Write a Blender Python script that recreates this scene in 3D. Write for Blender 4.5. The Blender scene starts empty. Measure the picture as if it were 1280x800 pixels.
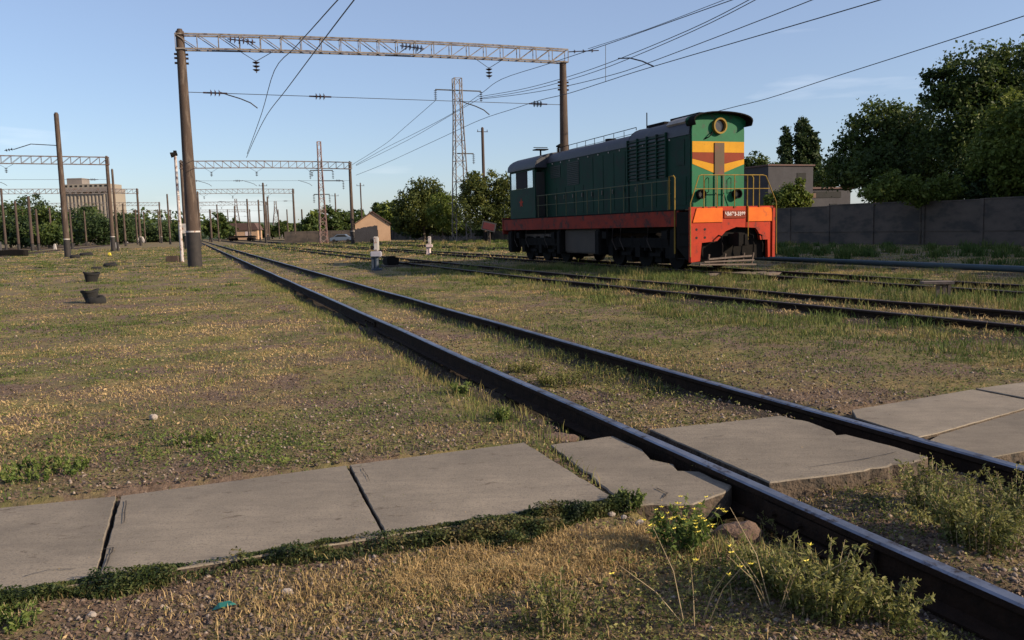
import bpy, math, random
import numpy as np
from mathutils import Vector, Matrix
R = math.radians
random.seed(7)
rng = np.random.default_rng(11)
scn = bpy.context.scene
COL = scn.collection
# ------------------------------------------------------------------ camera
F, HZ, ROLL, CAMZ = 1035.0, 286.5, R(-1.4), 1.6
PITCH = math.atan((400 - HZ) / F)
def _cam_ray(px, py):
    x = (px - 640) / F; y = -(py - 400) / F
    c, s = math.cos(ROLL), math.sin(ROLL)
    x, y = c * x - s * y, s * x + c * y
    return Vector((x, math.cos(PITCH) + y * math.sin(PITCH), -math.sin(PITCH) + y * math.cos(PITCH)))
def at(px, py, Y):
    r = _cam_ray(px, py); return Vector((0, 0, CAMZ)) + r * (Y / r.y)
def gp(px, py, z=0.0):
    r = _cam_ray(px, py); t = (CAMZ - z) / -r.z; return Vector((r.x * t, r.y * t, z))
cam = bpy.data.cameras.new('camera'); camo = bpy.data.objects.new('camera', cam); COL.objects.link(camo)
cam.sensor_width = 36; cam.lens = 36 * F / 1280; cam.clip_end = 6000; cam.clip_start = 0.05
fw = _cam_ray(640, 400).normalized()
rt = (_cam_ray(1640, 400) - _cam_ray(640, 400)).normalized(); up = rt.cross(fw)
m = Matrix((rt, up, -fw)).transposed().to_4x4(); m.translation = Vector((0, 0, CAMZ)); camo.matrix_world = m
scn.camera = camo
# ------------------------------------------------------------------ world, sun, exposure
SUN_AZ, SUN_EL = 109.0, 24.0          # azimuth clockwise from +Y
world = bpy.data.worlds.new('World'); scn.world = world; world.use_nodes = True
wn, wl = world.node_tree.nodes, world.node_tree.links
wn.clear()
wo = wn.new('ShaderNodeOutputWorld'); bg = wn.new('ShaderNodeBackground'); sky = wn.new('ShaderNodeTexSky')
sky.sky_type = 'NISHITA'; sky.sun_disc = False; sky.sun_elevation = R(SUN_EL); sky.sun_rotation = R(SUN_AZ)
sky.air_density = 1.0; sky.dust_density = .7; sky.ozone_density = 3.5; sky.altitude = 100
bg.inputs['Strength'].default_value = 0.11
tc = wn.new('ShaderNodeTexCoord'); mp = wn.new('ShaderNodeMapping'); mp.inputs['Scale'].default_value = (1.2, 1.2, 9)
nz = wn.new('ShaderNodeTexNoise'); nz.inputs['Scale'].default_value = 2.3; nz.inputs['Detail'].default_value = 6
rp = wn.new('ShaderNodeMapRange'); rp.inputs['From Min'].default_value = .60; rp.inputs['From Max'].default_value = .85; rp.inputs['To Max'].default_value = .5
mx = wn.new('ShaderNodeMixRGB'); mx.inputs['Color2'].default_value = (8.5, 8.6, 8.9, 1)
wl.new(tc.outputs['Generated'], mp.inputs['Vector']); wl.new(mp.outputs[0], nz.inputs['Vector']); wl.new(nz.outputs['Fac'], rp.inputs['Value'])
wl.new(rp.outputs[0], mx.inputs['Fac']); hz_ = wn.new('ShaderNodeMixRGB'); hz_.inputs[0].default_value = .30; hz_.inputs[2].default_value = (3.4, 3.6, 5.0, 1)
wl.new(sky.outputs[0], hz_.inputs[1]); wl.new(hz_.outputs[0], mx.inputs['Color1']); wl.new(mx.outputs[0], bg.inputs['Color']); wl.new(bg.outputs[0], wo.inputs['Surface'])
sun = bpy.data.lights.new('sun', 'SUN'); sun.energy = 5.0; sun.angle = R(.5); sun.color = (1, .82, .60)
suno = bpy.data.objects.new('sun', sun); COL.objects.link(suno)
az, el = R(SUN_AZ), R(SUN_EL)
sd = Vector((math.sin(az) * math.cos(el), math.cos(az) * math.cos(el), math.sin(el)))
suno.rotation_euler = sd.to_track_quat('Z', 'Y').to_euler()
scn.view_settings.view_transform = 'Standard'; scn.view_settings.look = 'None'; scn.view_settings.gamma = 1
scn.view_settings.use_curve_mapping = False; scn.view_settings.exposure = 0.52
scn.render.engine = 'CYCLES'
# ------------------------------------------------------------------ yard frame: s along the tracks (away), u across (to the right)
DX, DY = -.3593, .9332
def W(s, u, z=0.0): return Vector((DX * s + DY * u, DY * s - DX * u, z))
def WU(px, py, u):                     # point seen at a pixel in the upright plane u = const
    r = _cam_ray(px, py); k = u / (r.x * DY - r.y * DX); return Vector((0, 0, CAMZ)) + r * k
RZ = math.atan2(DY, DX)                # local +x = away along tracks, local +y = left (-u)
# ------------------------------------------------------------------ helpers
class MB:
    def __init__(s): s.v = []; s.f = []; s.mi = []
    def add(s, vs, fs, mi=0):
        n = len(s.v); s.v += [Vector(v) for v in vs]; s.f += [tuple(i + n for i in f) for f in fs]; s.mi += [mi] * len(fs); return s
    def box(s, c, d, rz=0, mi=0, bev=0, M=None):
        hx, hy, hz = d[0] / 2, d[1] / 2, d[2] / 2
        vs = [Vector((x, y, z)) for z in (-hz, hz) for x, y in ((-hx, -hy), (hx, -hy), (hx, hy), (-hx, hy))]
        q = M if M is not None else Matrix.Rotation(rz, 3, 'Z')
        vs = [q @ v + Vector(c) for v in vs]
        return s.add(vs, [(3, 2, 1, 0), (4, 5, 6, 7), (0, 1, 5, 4), (1, 2, 6, 5), (2, 3, 7, 6), (3, 0, 4, 7)], mi)
    def bar(s, a, b, w, h=None, mi=0):
        a, b = Vector(a), Vector(b); d = b - a; h = h or w
        if d.length < 1e-6: return s
        q = d.to_track_quat('X', 'Z').to_matrix()
        return s.box((a + b) / 2, (d.length, w, h), mi=mi, M=q)
    def cyl(s, a, b, r0, r1=None, n=10, mi=0, cap=True):
        a, b = Vector(a), Vector(b); r1 = r0 if r1 is None else r1
        q = (b - a).to_track_quat('Z', 'Y').to_matrix()
        vs = []
        for p, r in ((a, r0), (b, r1)):
            vs += [p + q @ Vector((r * math.cos(2 * math.pi * i / n), r * math.sin(2 * math.pi * i / n), 0)) for i in range(n)]
        fs = [(i, (i + 1) % n, n + (i + 1) % n, n + i) for i in range(n)]
        if cap: fs += [tuple(range(n - 1, -1, -1)), tuple(range(n, 2 * n))]
        return s.add(vs, fs, mi)
    def path(s, pts, r, n=6, mi=0):
        pts = [Vector(p) for p in pts]; vs = []; k = len(pts)
        for i, p in enumerate(pts):
            t = (pts[min(i + 1, k - 1)] - pts[max(i - 1, 0)]).normalized()
            q = t.to_track_quat('Z', 'Y').to_matrix()
            rr = r[i] if isinstance(r, (list, tuple)) else r
            vs += [p + q @ Vector((rr * math.cos(2 * math.pi * j / n), rr * math.sin(2 * math.pi * j / n), 0)) for j in range(n)]
        fs = [(i * n + j, i * n + (j + 1) % n, (i + 1) * n + (j + 1) % n, (i + 1) * n + j) for i in range(k - 1) for j in range(n)]
        return s.add(vs, fs, mi)
    def prism(s, prof, a, b, axis='x', mi=0):       # profile in the two other axes
        def P(p, t): return {'x': (t, p[0], p[1]), 'y': (p[0], t, p[1]), 'z': (p[0], p[1], t)}[axis]
        n = len(prof); vs = [P(p, a) for p in prof] + [P(p, b) for p in prof]
        return s.add(vs, [(i, (i + 1) % n, n + (i + 1) % n, n + i) for i in range(n)] + [tuple(range(n - 1, -1, -1)), tuple(range(n, 2 * n))], mi)
    def build(s, name, mat, parent=None, world=False, smooth=False, bevel=0):
        me = bpy.data.meshes.new(name)
        vs = s.v
        if world and parent is not None:
            inv = (Matrix.Translation(parent.location) @ parent.rotation_euler.to_matrix().to_4x4()).inverted(); vs = [inv @ v for v in vs]
        elif world is True or parent is None: vs = s.v
        me.from_pydata([tuple(v) for v in vs], [], s.f)
        for mm in (mat if isinstance(mat, (list, tuple)) else [mat]): me.materials.append(mm)
        if any(s.mi): me.polygons.foreach_set('material_index', s.mi)
        me.update()
        import bmesh
        bm = bmesh.new(); bm.from_mesh(me); bmesh.ops.recalc_face_normals(bm, faces=bm.faces)
        if bevel:
            try: bmesh.ops.bevel(bm, geom=[e for e in bm.edges if len(e.link_faces) == 2 and e.calc_face_angle(0) > .6], offset=bevel, segments=2, affect='EDGES', clamp_overlap=True)
            except Exception as ex: print('bevel', ex)
        bm.to_mesh(me); bm.free()
        if smooth:
            me.polygons.foreach_set('use_smooth', [True] * len(me.polygons))
            try: me.set_sharp_from_angle(angle=R(40))
            except Exception: pass
        o = bpy.data.objects.new(name, me); COL.objects.link(o)
        if parent is not None: o.parent = parent
        return o
def tag(o, label=None, cat=None, group=None, kind=None):
    if label: o['label'] = label
    if cat: o['category'] = cat
    if group: o['group'] = group
    if kind: o['kind'] = kind
    return o
def thing(name, loc, label, cat, group=None, rz=0):
    o = bpy.data.objects.new(name, None); COL.objects.link(o); o.location = loc; o.rotation_euler = (0, 0, rz); o.empty_display_size = .2
    return tag(o, label, cat, group)
def dup(root, loc, label, rz=None, group=None):
    r = root.copy(); COL.objects.link(r); r.location = loc; r['label'] = label
    if rz is not None: r.rotation_euler = (0, 0, rz)
    if group: r['group'] = group
    for ch in list(root.children):
        c = ch.copy(); COL.objects.link(c); c.parent = r
        for g in list(ch.children):
            d = g.copy(); COL.objects.link(d); d.parent = c
    return r
# ------------------------------------------------------------------ materials
def nodes(mt): return mt.node_tree.nodes, mt.node_tree.links
def mat(name, c1, c2=None, scale=3.0, rough=.8, metal=0.0, bump=.0, bscale=None, c3=None, c3amt=.0, c3scale=1.5, stretch=None, spec=.5, contrast=.18):
    mt = bpy.data.materials.new(name); mt.use_nodes = True; n, l = nodes(mt); b = n['Principled BSDF']
    b.inputs['Roughness'].default_value = rough; b.inputs['Metallic'].default_value = metal; b.inputs['Specular IOR Level'].default_value = spec
    t = n.new('ShaderNodeTexCoord'); mpp = n.new('ShaderNodeMapping'); l.new(t.outputs['Object'], mpp.inputs['Vector'])
    if stretch: mpp.inputs['Scale'].default_value = stretch
    c2 = c2 or tuple(x * .7 for x in c1)
    z = n.new('ShaderNodeTexNoise'); z.inputs['Scale'].default_value = scale; z.inputs['Detail'].default_value = 8; z.inputs['Roughness'].default_value = .65
    l.new(mpp.outputs[0], z.inputs['Vector'])
    mr = n.new('ShaderNodeMapRange'); mr.inputs['From Min'].default_value = .5 - contrast; mr.inputs['From Max'].default_value = .5 + contrast; l.new(z.outputs['Fac'], mr.inputs['Value'])
    mxx = n.new('ShaderNodeMixRGB'); mxx.inputs[1].default_value = (*c1, 1); mxx.inputs[2].default_value = (*c2, 1); l.new(mr.outputs[0], mxx.inputs[0])
    out = mxx.outputs[0]
    if c3:
        z2 = n.new('ShaderNodeTexNoise'); z2.inputs['Scale'].default_value = c3scale; z2.inputs['Detail'].default_value = 10; z2.inputs['Roughness'].default_value = .7
        l.new(mpp.outputs[0], z2.inputs['Vector']); m2 = n.new('ShaderNodeMapRange'); m2.inputs['From Min'].default_value = .62 - .25 * c3amt; m2.inputs['From Max'].default_value = .70 - .2 * c3amt
        l.new(z2.outputs['Fac'], m2.inputs['Value']); m3 = n.new('ShaderNodeMixRGB'); m3.inputs[2].default_value = (*c3, 1); l.new(out, m3.inputs[1]); l.new(m2.outputs[0], m3.inputs[0]); out = m3.outputs[0]
    l.new(out, b.inputs['Base Color'])
    if bump:
        zb = n.new('ShaderNodeTexNoise'); zb.inputs['Scale'].default_value = bscale or scale * 6; zb.inputs['Detail'].default_value = 6; l.new(mpp.outputs[0], zb.inputs['Vector'])
        bp = n.new('ShaderNodeBump'); bp.inputs['Strength'].default_value = min(1, bump); bp.inputs['Distance'].default_value = .02; l.new(zb.outputs['Fac'], bp.inputs['Height']); l.new(bp.outputs[0], b.inputs['Normal'])
    return mt
def leafmat(name, cols, trans=.25, rough=.6):
    mt = bpy.data.materials.new(name); mt.use_nodes = True; n, l = nodes(mt); b = n['Principled BSDF']; b.inputs['Roughness'].default_value = rough; b.inputs['Specular IOR Level'].default_value = .25
    a = n.new('ShaderNodeAttribute'); a.attribute_name = 'tint'
    cr = n.new('ShaderNodeValToRGB'); e = cr.color_ramp.elements
    while len(e) < len(cols): e.new(.5)
    for i, c in enumerate(cols): e[i].position = i / (len(cols) - 1); e[i].color = (*c, 1)
    l.new(a.outputs['Fac'], cr.inputs[0]); l.new(cr.outputs[0], b.inputs['Base Color'])
    tr = n.new('ShaderNodeBsdfTranslucent'); l.new(cr.outputs[0], tr.inputs['Color']); ms = n.new('ShaderNodeMixShader'); ms.inputs[0].default_value = trans
    l.new(b.outputs[0], ms.inputs[1]); l.new(tr.outputs[0], ms.inputs[2]); l.new(ms.outputs[0], n['Material Output'].inputs['Surface'])
    return mt
M = {}
def slab_mat():
    mt = bpy.data.materials.new('slab_concrete'); mt.use_nodes = True; n, l = nodes(mt); b = n['Principled BSDF']; b.inputs['Roughness'].default_value = .93; b.inputs['Specular IOR Level'].default_value = .2
    t = n.new('ShaderNodeTexCoord'); oi = n.new('ShaderNodeObjectInfo'); ad = n.new('ShaderNodeVectorMath'); ad.operation = 'ADD'; l.new(t.outputs['Object'], ad.inputs[0]); cx = n.new('ShaderNodeCombineXYZ'); mu = n.new('ShaderNodeMath'); mu.operation = 'MULTIPLY'; mu.inputs[1].default_value = 40
    l.new(oi.outputs['Random'], mu.inputs[0]); l.new(mu.outputs[0], cx.inputs[0]); l.new(cx.outputs[0], ad.inputs[1])
    def noise(sc, det, ro, st=(1, 1, 1), rot=.33):
        q = n.new('ShaderNodeMapping'); q.inputs['Scale'].default_value = st; q.inputs['Rotation'].default_value = (0, 0, rot); l.new(ad.outputs[0], q.inputs['Vector'])
        z = n.new('ShaderNodeTexNoise'); z.inputs['Scale'].default_value = sc; z.inputs['Detail'].default_value = det; z.inputs['Roughness'].default_value = ro; l.new(q.outputs[0], z.inputs['Vector']); return z.outputs['Fac']
    def mr(v, a, c, lo_=0, hi=1): q = n.new('ShaderNodeMapRange'); q.inputs['From Min'].default_value = a; q.inputs['From Max'].default_value = c; q.inputs['To Min'].default_value = lo_; q.inputs['To Max'].default_value = hi; l.new(v, q.inputs['Value']); return q.outputs[0]
    def mix(f, a, c, mode='MIX'):
        q = n.new('ShaderNodeMixRGB'); q.blend_type = mode
        if isinstance(f, float): q.inputs[0].default_value = f
        else: l.new(f, q.inputs[0])
        for i, v in ((1, a), (2, c)):
            if isinstance(v, tuple): q.inputs[i].default_value = (*v, 1)
            else: l.new(v, q.inputs[i])
        return q.outputs[0]
    base = mix(mr(noise(1.3, 9, .65), .36, .64), (.265, .222, .170), (.165, .140, .110))
    base = mix(mr(noise(3.0, 6, .7, (1, 5, 1)), .45, .75, 0, .55), base, (.135, .113, .092))          # trowel streaks along the slab
    base = mix(mr(noise(75, 4, .7), .52, .66, 0, .7), base, (.115, .10, .085))                         # pitted fine grain
    base = mix(mr(noise(110, 3, .6), .64, .70, 0, .8), base, (.27, .24, .20))                          # pale aggregate
    base = mix(mr(noise(5.5, 8, .75, (1, 2, 1)), .60, .68, 0, .8), base, (.07, .052, .04))            # small dirt marks
    rv = mr(oi.outputs['Random'], 0, 1, .86, 1.10); hs = n.new('ShaderNodeHueSaturation'); l.new(base, hs.inputs['Color']); l.new(rv, hs.inputs['Value'])
    l.new(hs.outputs[0], b.inputs['Base Color'])
    bp = n.new('ShaderNodeBump'); bp.inputs['Strength'].default_value = .5; bp.inputs['Distance'].default_value = .006; l.new(noise(60, 7, .75), bp.inputs['Height']); l.new(bp.outputs[0], b.inputs['Normal']); return mt
M['concrete_slab'] = slab_mat()
M['pole'] = mat('weathered_concrete', (.080, .052, .038), (.045, .031, .024), 1.2, .9, bump=.4, bscale=25, stretch=(3, 3, .5), c3=(.12, .09, .07), c3amt=.4)
M['tar'] = mat('tarred_base', (.012, .011, .012), (.03, .024, .022), 3, .8, bump=.4)
M['truss'] = mat('truss_paint', (.21, .19, .18), (.13, .105, .09), 2.0, .7, c3=(.07, .045, .03), c3amt=.5, c3scale=3)
M['grey_truss'] = mat('grey_truss_paint', (.17, .165, .17), (.11, .09, .085), 1.5, .7, c3=(.12, .06, .04), c3amt=.5)
M['insul'] = mat('insulator_glaze', (.03, .02, .02), (.05, .03, .03), 5, .25)
M['wire'] = mat('wire_metal', (.05, .05, .055), (.03, .03, .03), 5, .5, metal=.5)
M['rail_side'] = mat('rust_dark', (.014, .010, .008), (.036, .021, .014), 9, .9, bump=.4, spec=.12)
M['rail_top'] = mat('worn_steel', (.26, .275, .33), (.12, .125, .15), 3, .45, metal=.8, stretch=(1, 1, 1), c3=(.07, .05, .045), c3amt=.35, c3scale=9)
M['rail_rusty_top'] = mat('rusty_rail_top', (.10, .065, .05), (.06, .045, .04), 6, .6, metal=.3)
M['sleeper'] = mat('sleeper_wood', (.06, .045, .035), (.10, .08, .065), 4, .95, bump=.5, stretch=(1, 8, 4))
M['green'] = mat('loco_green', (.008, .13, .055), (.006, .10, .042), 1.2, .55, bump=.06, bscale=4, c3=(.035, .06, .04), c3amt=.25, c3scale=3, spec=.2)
M['green_side'] = mat('loco_green_shaded_weathered', (.004, .040, .023), (.004, .027, .017), .9, .65, bump=.06, bscale=4, c3=(.012, .024, .018), c3amt=.45, c3scale=2.2, spec=.18)  # nose green darkened for the shaded side, plus weathered patches
M['roof'] = mat('loco_roof', (.035, .035, .047), (.025, .025, .034), 1.2, .55, c3=(.07, .065, .06), c3amt=.15)
M['roofpale'] = mat('loco_roof_bare', (.34, .30, .26), (.22, .19, .17), 4, .6, c3=(.08, .08, .09), c3amt=.4)
M['red'] = mat('loco_red', (.40, .036, .014), (.28, .026, .012), 2, .65, spec=.15, c3=(.10, .03, .025), c3amt=.25, c3scale=4)
M['sill'] = mat('loco_sill_red', (.25, .028, .014), (.17, .020, .012), 1.5, .7, spec=.15, c3=(.06, .025, .022), c3amt=.45, c3scale=3)
M['orange'] = mat('loco_orange', (.66, .145, .018), (.56, .105, .014), 2, .65, spec=.15, c3=(.35, .08, .03), c3amt=.1)
M['yellow'] = mat('loco_yellow', (.56, .27, .014), (.46, .22, .012), 2, .65, spec=.15, c3=(.35, .2, .03), c3amt=.15)
M['brown'] = mat('loco_brown_band', (.22, .035, .014), (.16, .03, .014), 2, .65, spec=.15)
M['rail_yellow'] = mat('handrail_yellow', (.30, .19, .03), (.17, .11, .025), 5, .65, spec=.2)
M['rail_green'] = mat('handrail_dull', (.10, .10, .03), (.05, .06, .025), 5, .6)
M['black'] = mat('grime_black', (.008, .0075, .0075), (.014, .012, .011), 4, .9, spec=.1, bump=.3)
M['louvre'] = mat('louvre_dark', (.004, .009, .008), (.008, .014, .012), 4, .6)
M['tank'] = mat('fuel_tank', (.045, .028, .018), (.028, .018, .013), 2, .7)
M['steel'] = mat('wheel_steel', (.25, .23, .21), (.12, .09, .07), 5, .45, metal=.8)
M['plate'] = mat('plate_white', (.62, .50, .48), (.5, .4, .38), 8, .6)
M['white'] = mat('white_paint', (.52, .49, .46), (.42, .38, .35), 3, .7, c3=(.22, .09, .05), c3amt=.35, c3scale=4)
M['whiterust'] = mat('white_paint_rusty', (.48, .45, .44), (.38, .33, .32), 3, .7, c3=(.18, .09, .06), c3amt=.45, c3scale=6)
M['blackwhite'] = mat('signal_dark', (.05, .07, .10), (.03, .04, .06), 3, .6)
M['wall'] = mat('old_wall', (.20, .185, .17), (.13, .12, .11), .8, .95, bump=.3, c3=(.26, .24, .22), c3amt=.3, c3scale=2)
M['fence'] = mat('concrete_fence', (.115, .088, .070), (.058, .046, .038), .5, .95, bump=.3, c3=(.05, .043, .038), c3amt=.5, c3scale=.5, stretch=(1, 1, 2))
M['ruin'] = mat('grey_brick', (.052, .050, .056), (.036, .034, .038), .8, .95, bump=.3)
M['peach'] = mat('peach_render', (.46, .30, .19), (.38, .24, .15), .7, .9)
M['tileroof'] = mat('dark_roofing', (.11, .06, .05), (.07, .045, .04), 2, .9)
M['hole'] = mat('dark_opening', (.008, .008, .008), (.012, .012, .012), 2, .9)
M['tower'] = mat('silo_concrete', (.26, .225, .18), (.21, .18, .15), .05, .95)
M['towerd'] = mat('silo_dark', (.22, .19, .17), (.16, .14, .13), .1, .95)
M['rubber'] = mat('old_rubber', (.007, .007, .008), (.014, .013, .012), 5, .95, bump=.4)
M['bark'] = mat('bark', (.10, .08, .06), (.06, .045, .035), 6, .95, bump=.6, stretch=(3, 3, .6))
M['stone'] = mat('pale_stone', (.36, .31, .27), (.24, .20, .17), 6, .95, bump=.6)
M['redstone'] = mat('reddish_rock', (.15, .09, .06), (.09, .058, .042), 9, .95, bump=.9, bscale=40)
M['pipe'] = mat('pipe_paint', (.022, .050, .066), (.016, .036, .048), 2, .6)
M['plank'] = mat('old_plank', (.16, .12, .10), (.09, .07, .06), 3, .9, bump=.4, stretch=(1, 8, 1))
M['signred'] = mat('sign_red_shaded', (.09, .010, .012), (.06, .008, .01), 3, .6)  # red darkened to carry the shade the board stands in
M['car'] = mat('car_paint', (.12, .16, .22), (.10, .13, .18), 1, .3)
M['glass'] = bpy.data.materials.new('window_glass'); M['glass'].use_nodes = True
_b = M['glass'].node_tree.nodes['Principled BSDF']; _b.inputs['Base Color'].default_value = (.55, .60, .66, 1); _b.inputs['Metallic'].default_value = .85; _b.inputs['Roughness'].default_value = .08
M['teal'] = mat('teal_plastic', (.015, .13, .11), (.012, .10, .085), 6, .5)
M['wood_pole'] = mat('wooden_pole', (.075, .05, .04), (.045, .03, .025), 3, .9, stretch=(3, 3, .4))
LEAF = [(.022, .042, .011), (.055, .085, .020), (.12, .15, .032)]
M['leaf'] = leafmat('leaf_green', LEAF, .35)
M['leaf_bright'] = leafmat('leaf_yellow_green', [(.05, .075, .015), (.11, .15, .025), (.22, .24, .05)], .35)
M['leaf_olive'] = leafmat('leaf_olive', [(.030, .045, .012), (.08, .10, .022), (.18, .18, .04)], .35)
M['leaf_dark'] = leafmat('leaf_dark', [(.016, .032, .011), (.034, .058, .018), (.065, .09, .028)], .3)
M['weed'] = leafmat('weed_leaf', [(.035, .05, .012), (.11, .125, .030), (.25, .23, .075)], .3)
M['weed_green'] = leafmat('weed_fresh_green', [(.03, .055, .012), (.08, .125, .025), (.17, .20, .05)], .3)
M['creeper'] = leafmat('creeper_leaf', [(.012, .022, .008), (.035, .055, .014), (.085, .095, .028), (.15, .11, .05)], .2)
M['grass'] = leafmat('grass_blades', [(.045, .085, .018), (.115, .145, .036), (.22, .19, .068), (.38, .26, .115), (.54, .385, .19)], .25, .8)
M['flower'] = mat('petal_yellow', (.75, .62, .06), (.65, .5, .05), 3, .6)
M['straw'] = mat('dry_stalk', (.38, .29, .17), (.26, .19, .11), 6, .8)
# ------------------------------------------------------------------ numpy noise
def vn(x, y, sc, seed=0):
    x = np.asarray(x) * sc + seed * 17.3; y = np.asarray(y) * sc + seed * 31.7
    xi = np.floor(x).astype(np.int64); yi = np.floor(y).astype(np.int64); fx = x - xi; fy = y - yi
    fx = fx * fx * (3 - 2 * fx); fy = fy * fy * (3 - 2 * fy)
    def h(a, b):
        n = (a * 374761393 + b * 668265263 + seed * 144665) & 0xffffffff
        n = ((n ^ (n >> 13)) * 1274126177) & 0xffffffff
        return ((n ^ (n >> 16)) & 0xffff) / 65535.0
    return (h(xi, yi) * (1 - fx) + h(xi + 1, yi) * fx) * (1 - fy) + (h(xi, yi + 1) * (1 - fx) + h(xi + 1, yi + 1) * fx) * fy
def fbm(x, y, sc, seed=0, o=4):
    t = 0; a = .5; n = 0
    for i in range(o): t = t + a * vn(x, y, sc * 2 ** i, seed + i); n += a; a *= .55
    return t / n
def su(x, y): return DX * x + DY * y, DY * x - DX * y
# ------------------------------------------------------------------ tracks: rail lines in (s,u)
UA, UB = 2.86, 4.42
def u_t2(s):                          # near rail of the second track, bends slightly near the crossing
    s = np.asarray(s, float); return 9.45 + 1.25 * np.clip((26 - s) / 22, 0, 2) ** 1.6
UL1, UL2 = 14.97, 16.53
RAILS = [lambda s: UA + 0 * s, lambda s: UB + 0 * s, u_t2, lambda s: u_t2(s) + 1.56, lambda s: UL1 + 0 * s, lambda s: UL2 + 0 * s]
# slab outlines on the ground (x,y)
def PG(pts, z): return [gp(px, py, z) for px, py in pts]
ZS = .10
SLABS = [
 ('pale concrete crossing slab cut off by the left edge of the photo', [(-130, 648), (145, 620), (117, 727), (-150, 770)], .11),
 ('long concrete slab between two dark joints in the walkway left of the rails', [(151, 619.5), (433, 581.5), (480, 670), (122, 726)], .11),
 ('concrete slab beside the green moss patch, third from the left edge', [(437, 581), (655, 553), (775, 627), (484, 669)], .115),
 ('darker chipped concrete slab wedged against the nearest rail', [(688, 556), (765, 545), (790, 556), (802, 562), (812, 574), (842, 580), (848, 589), (876, 590), (893, 599), (915, 607), (905, 616), (866, 630), (783, 631)], .10),
 ('broad pale slab lying between the two rails of the crossing', [(812, 536.5), (900, 528), (975, 519.5), (1010, 527), (1040, 538), (1046, 544), (1058, 543), (1110, 556), (1160, 571), (1140, 578), (1060, 591), (962, 603), (905, 578)], .135),
 ('wide concrete slab just beyond the far rail with a long diagonal crack line', [(1065, 512), (1216, 486.5), (1282, 500), (1400, 520), (1290, 509), (1171, 541), (1148, 546), (1100, 531), (1070, 522)], .12),
 ('concrete slab in front of the crack line at the right edge', [(1175, 543), (1290, 511.5), (1420, 478), (1600, 520), (1400, 538), (1282, 563), (1222, 574), (1190, 566), (1160, 551)], .12),
 ('small corner of concrete slab furthest back at the right edge', [(1220, 485.5), (1284, 477), (1380, 466), (1480, 492), (1400, 517), (1284, 498.5)], .12),
]
SLABS[5] = (SLABS[5][0], [(1065, 512), (1216, 486.5), (1290, 501), (1290, 507.5), (1171, 541), (1148, 546), (1100, 531), (1070, 522)], .12)
SLABS[6] = (SLABS[6][0], [(1175, 543), (1290, 510), (1420, 472), (1700, 525), (1400, 538), (1282, 563), (1222, 574), (1190, 566), (1160, 551)], .12)
SLABS[7] = (SLABS[7][0], [(1220, 485.5), (1284, 477), (1380, 466), (1415, 470), (1330, 496), (1292, 499)], .12)
slab_polys = [np.array([[v.x, v.y] for v in PG(p, z)]) for _, p, z in SLABS]
def in_slab(x, y, grow=0.0):
    r = np.zeros(np.shape(x), bool)
    for P in slab_polys:
        Q = P
        if grow:
            c = P.mean(0); d = P - c; Q = c + d * (1 + grow / np.linalg.norm(d, axis=1, keepdims=True))
        ins = np.zeros(np.shape(x), bool); n = len(Q)
        for i in range(n):
            x1, y1 = Q[i]; x2, y2 = Q[(i + 1) % n]
            cnd = ((y1 > y) != (y2 > y)); xx = (x2 - x1) * (y - y1) / ((y2 - y1) + 1e-12) + x1
            ins ^= cnd & (x < xx)
        r |= ins
    return r
def walk_t(x, y):                     # signed distance across the slab walkway (positive = beyond it), its centre line
    # back edge from (-2.93,4.56) to (2.0,6.3), front edge from (-2.2,3.37) to (2.4,4.85)
    yb = 5.72 + (x - .06) * .36; yf = 4.36 + (x - .57) * .33
    return yf, yb
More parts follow.
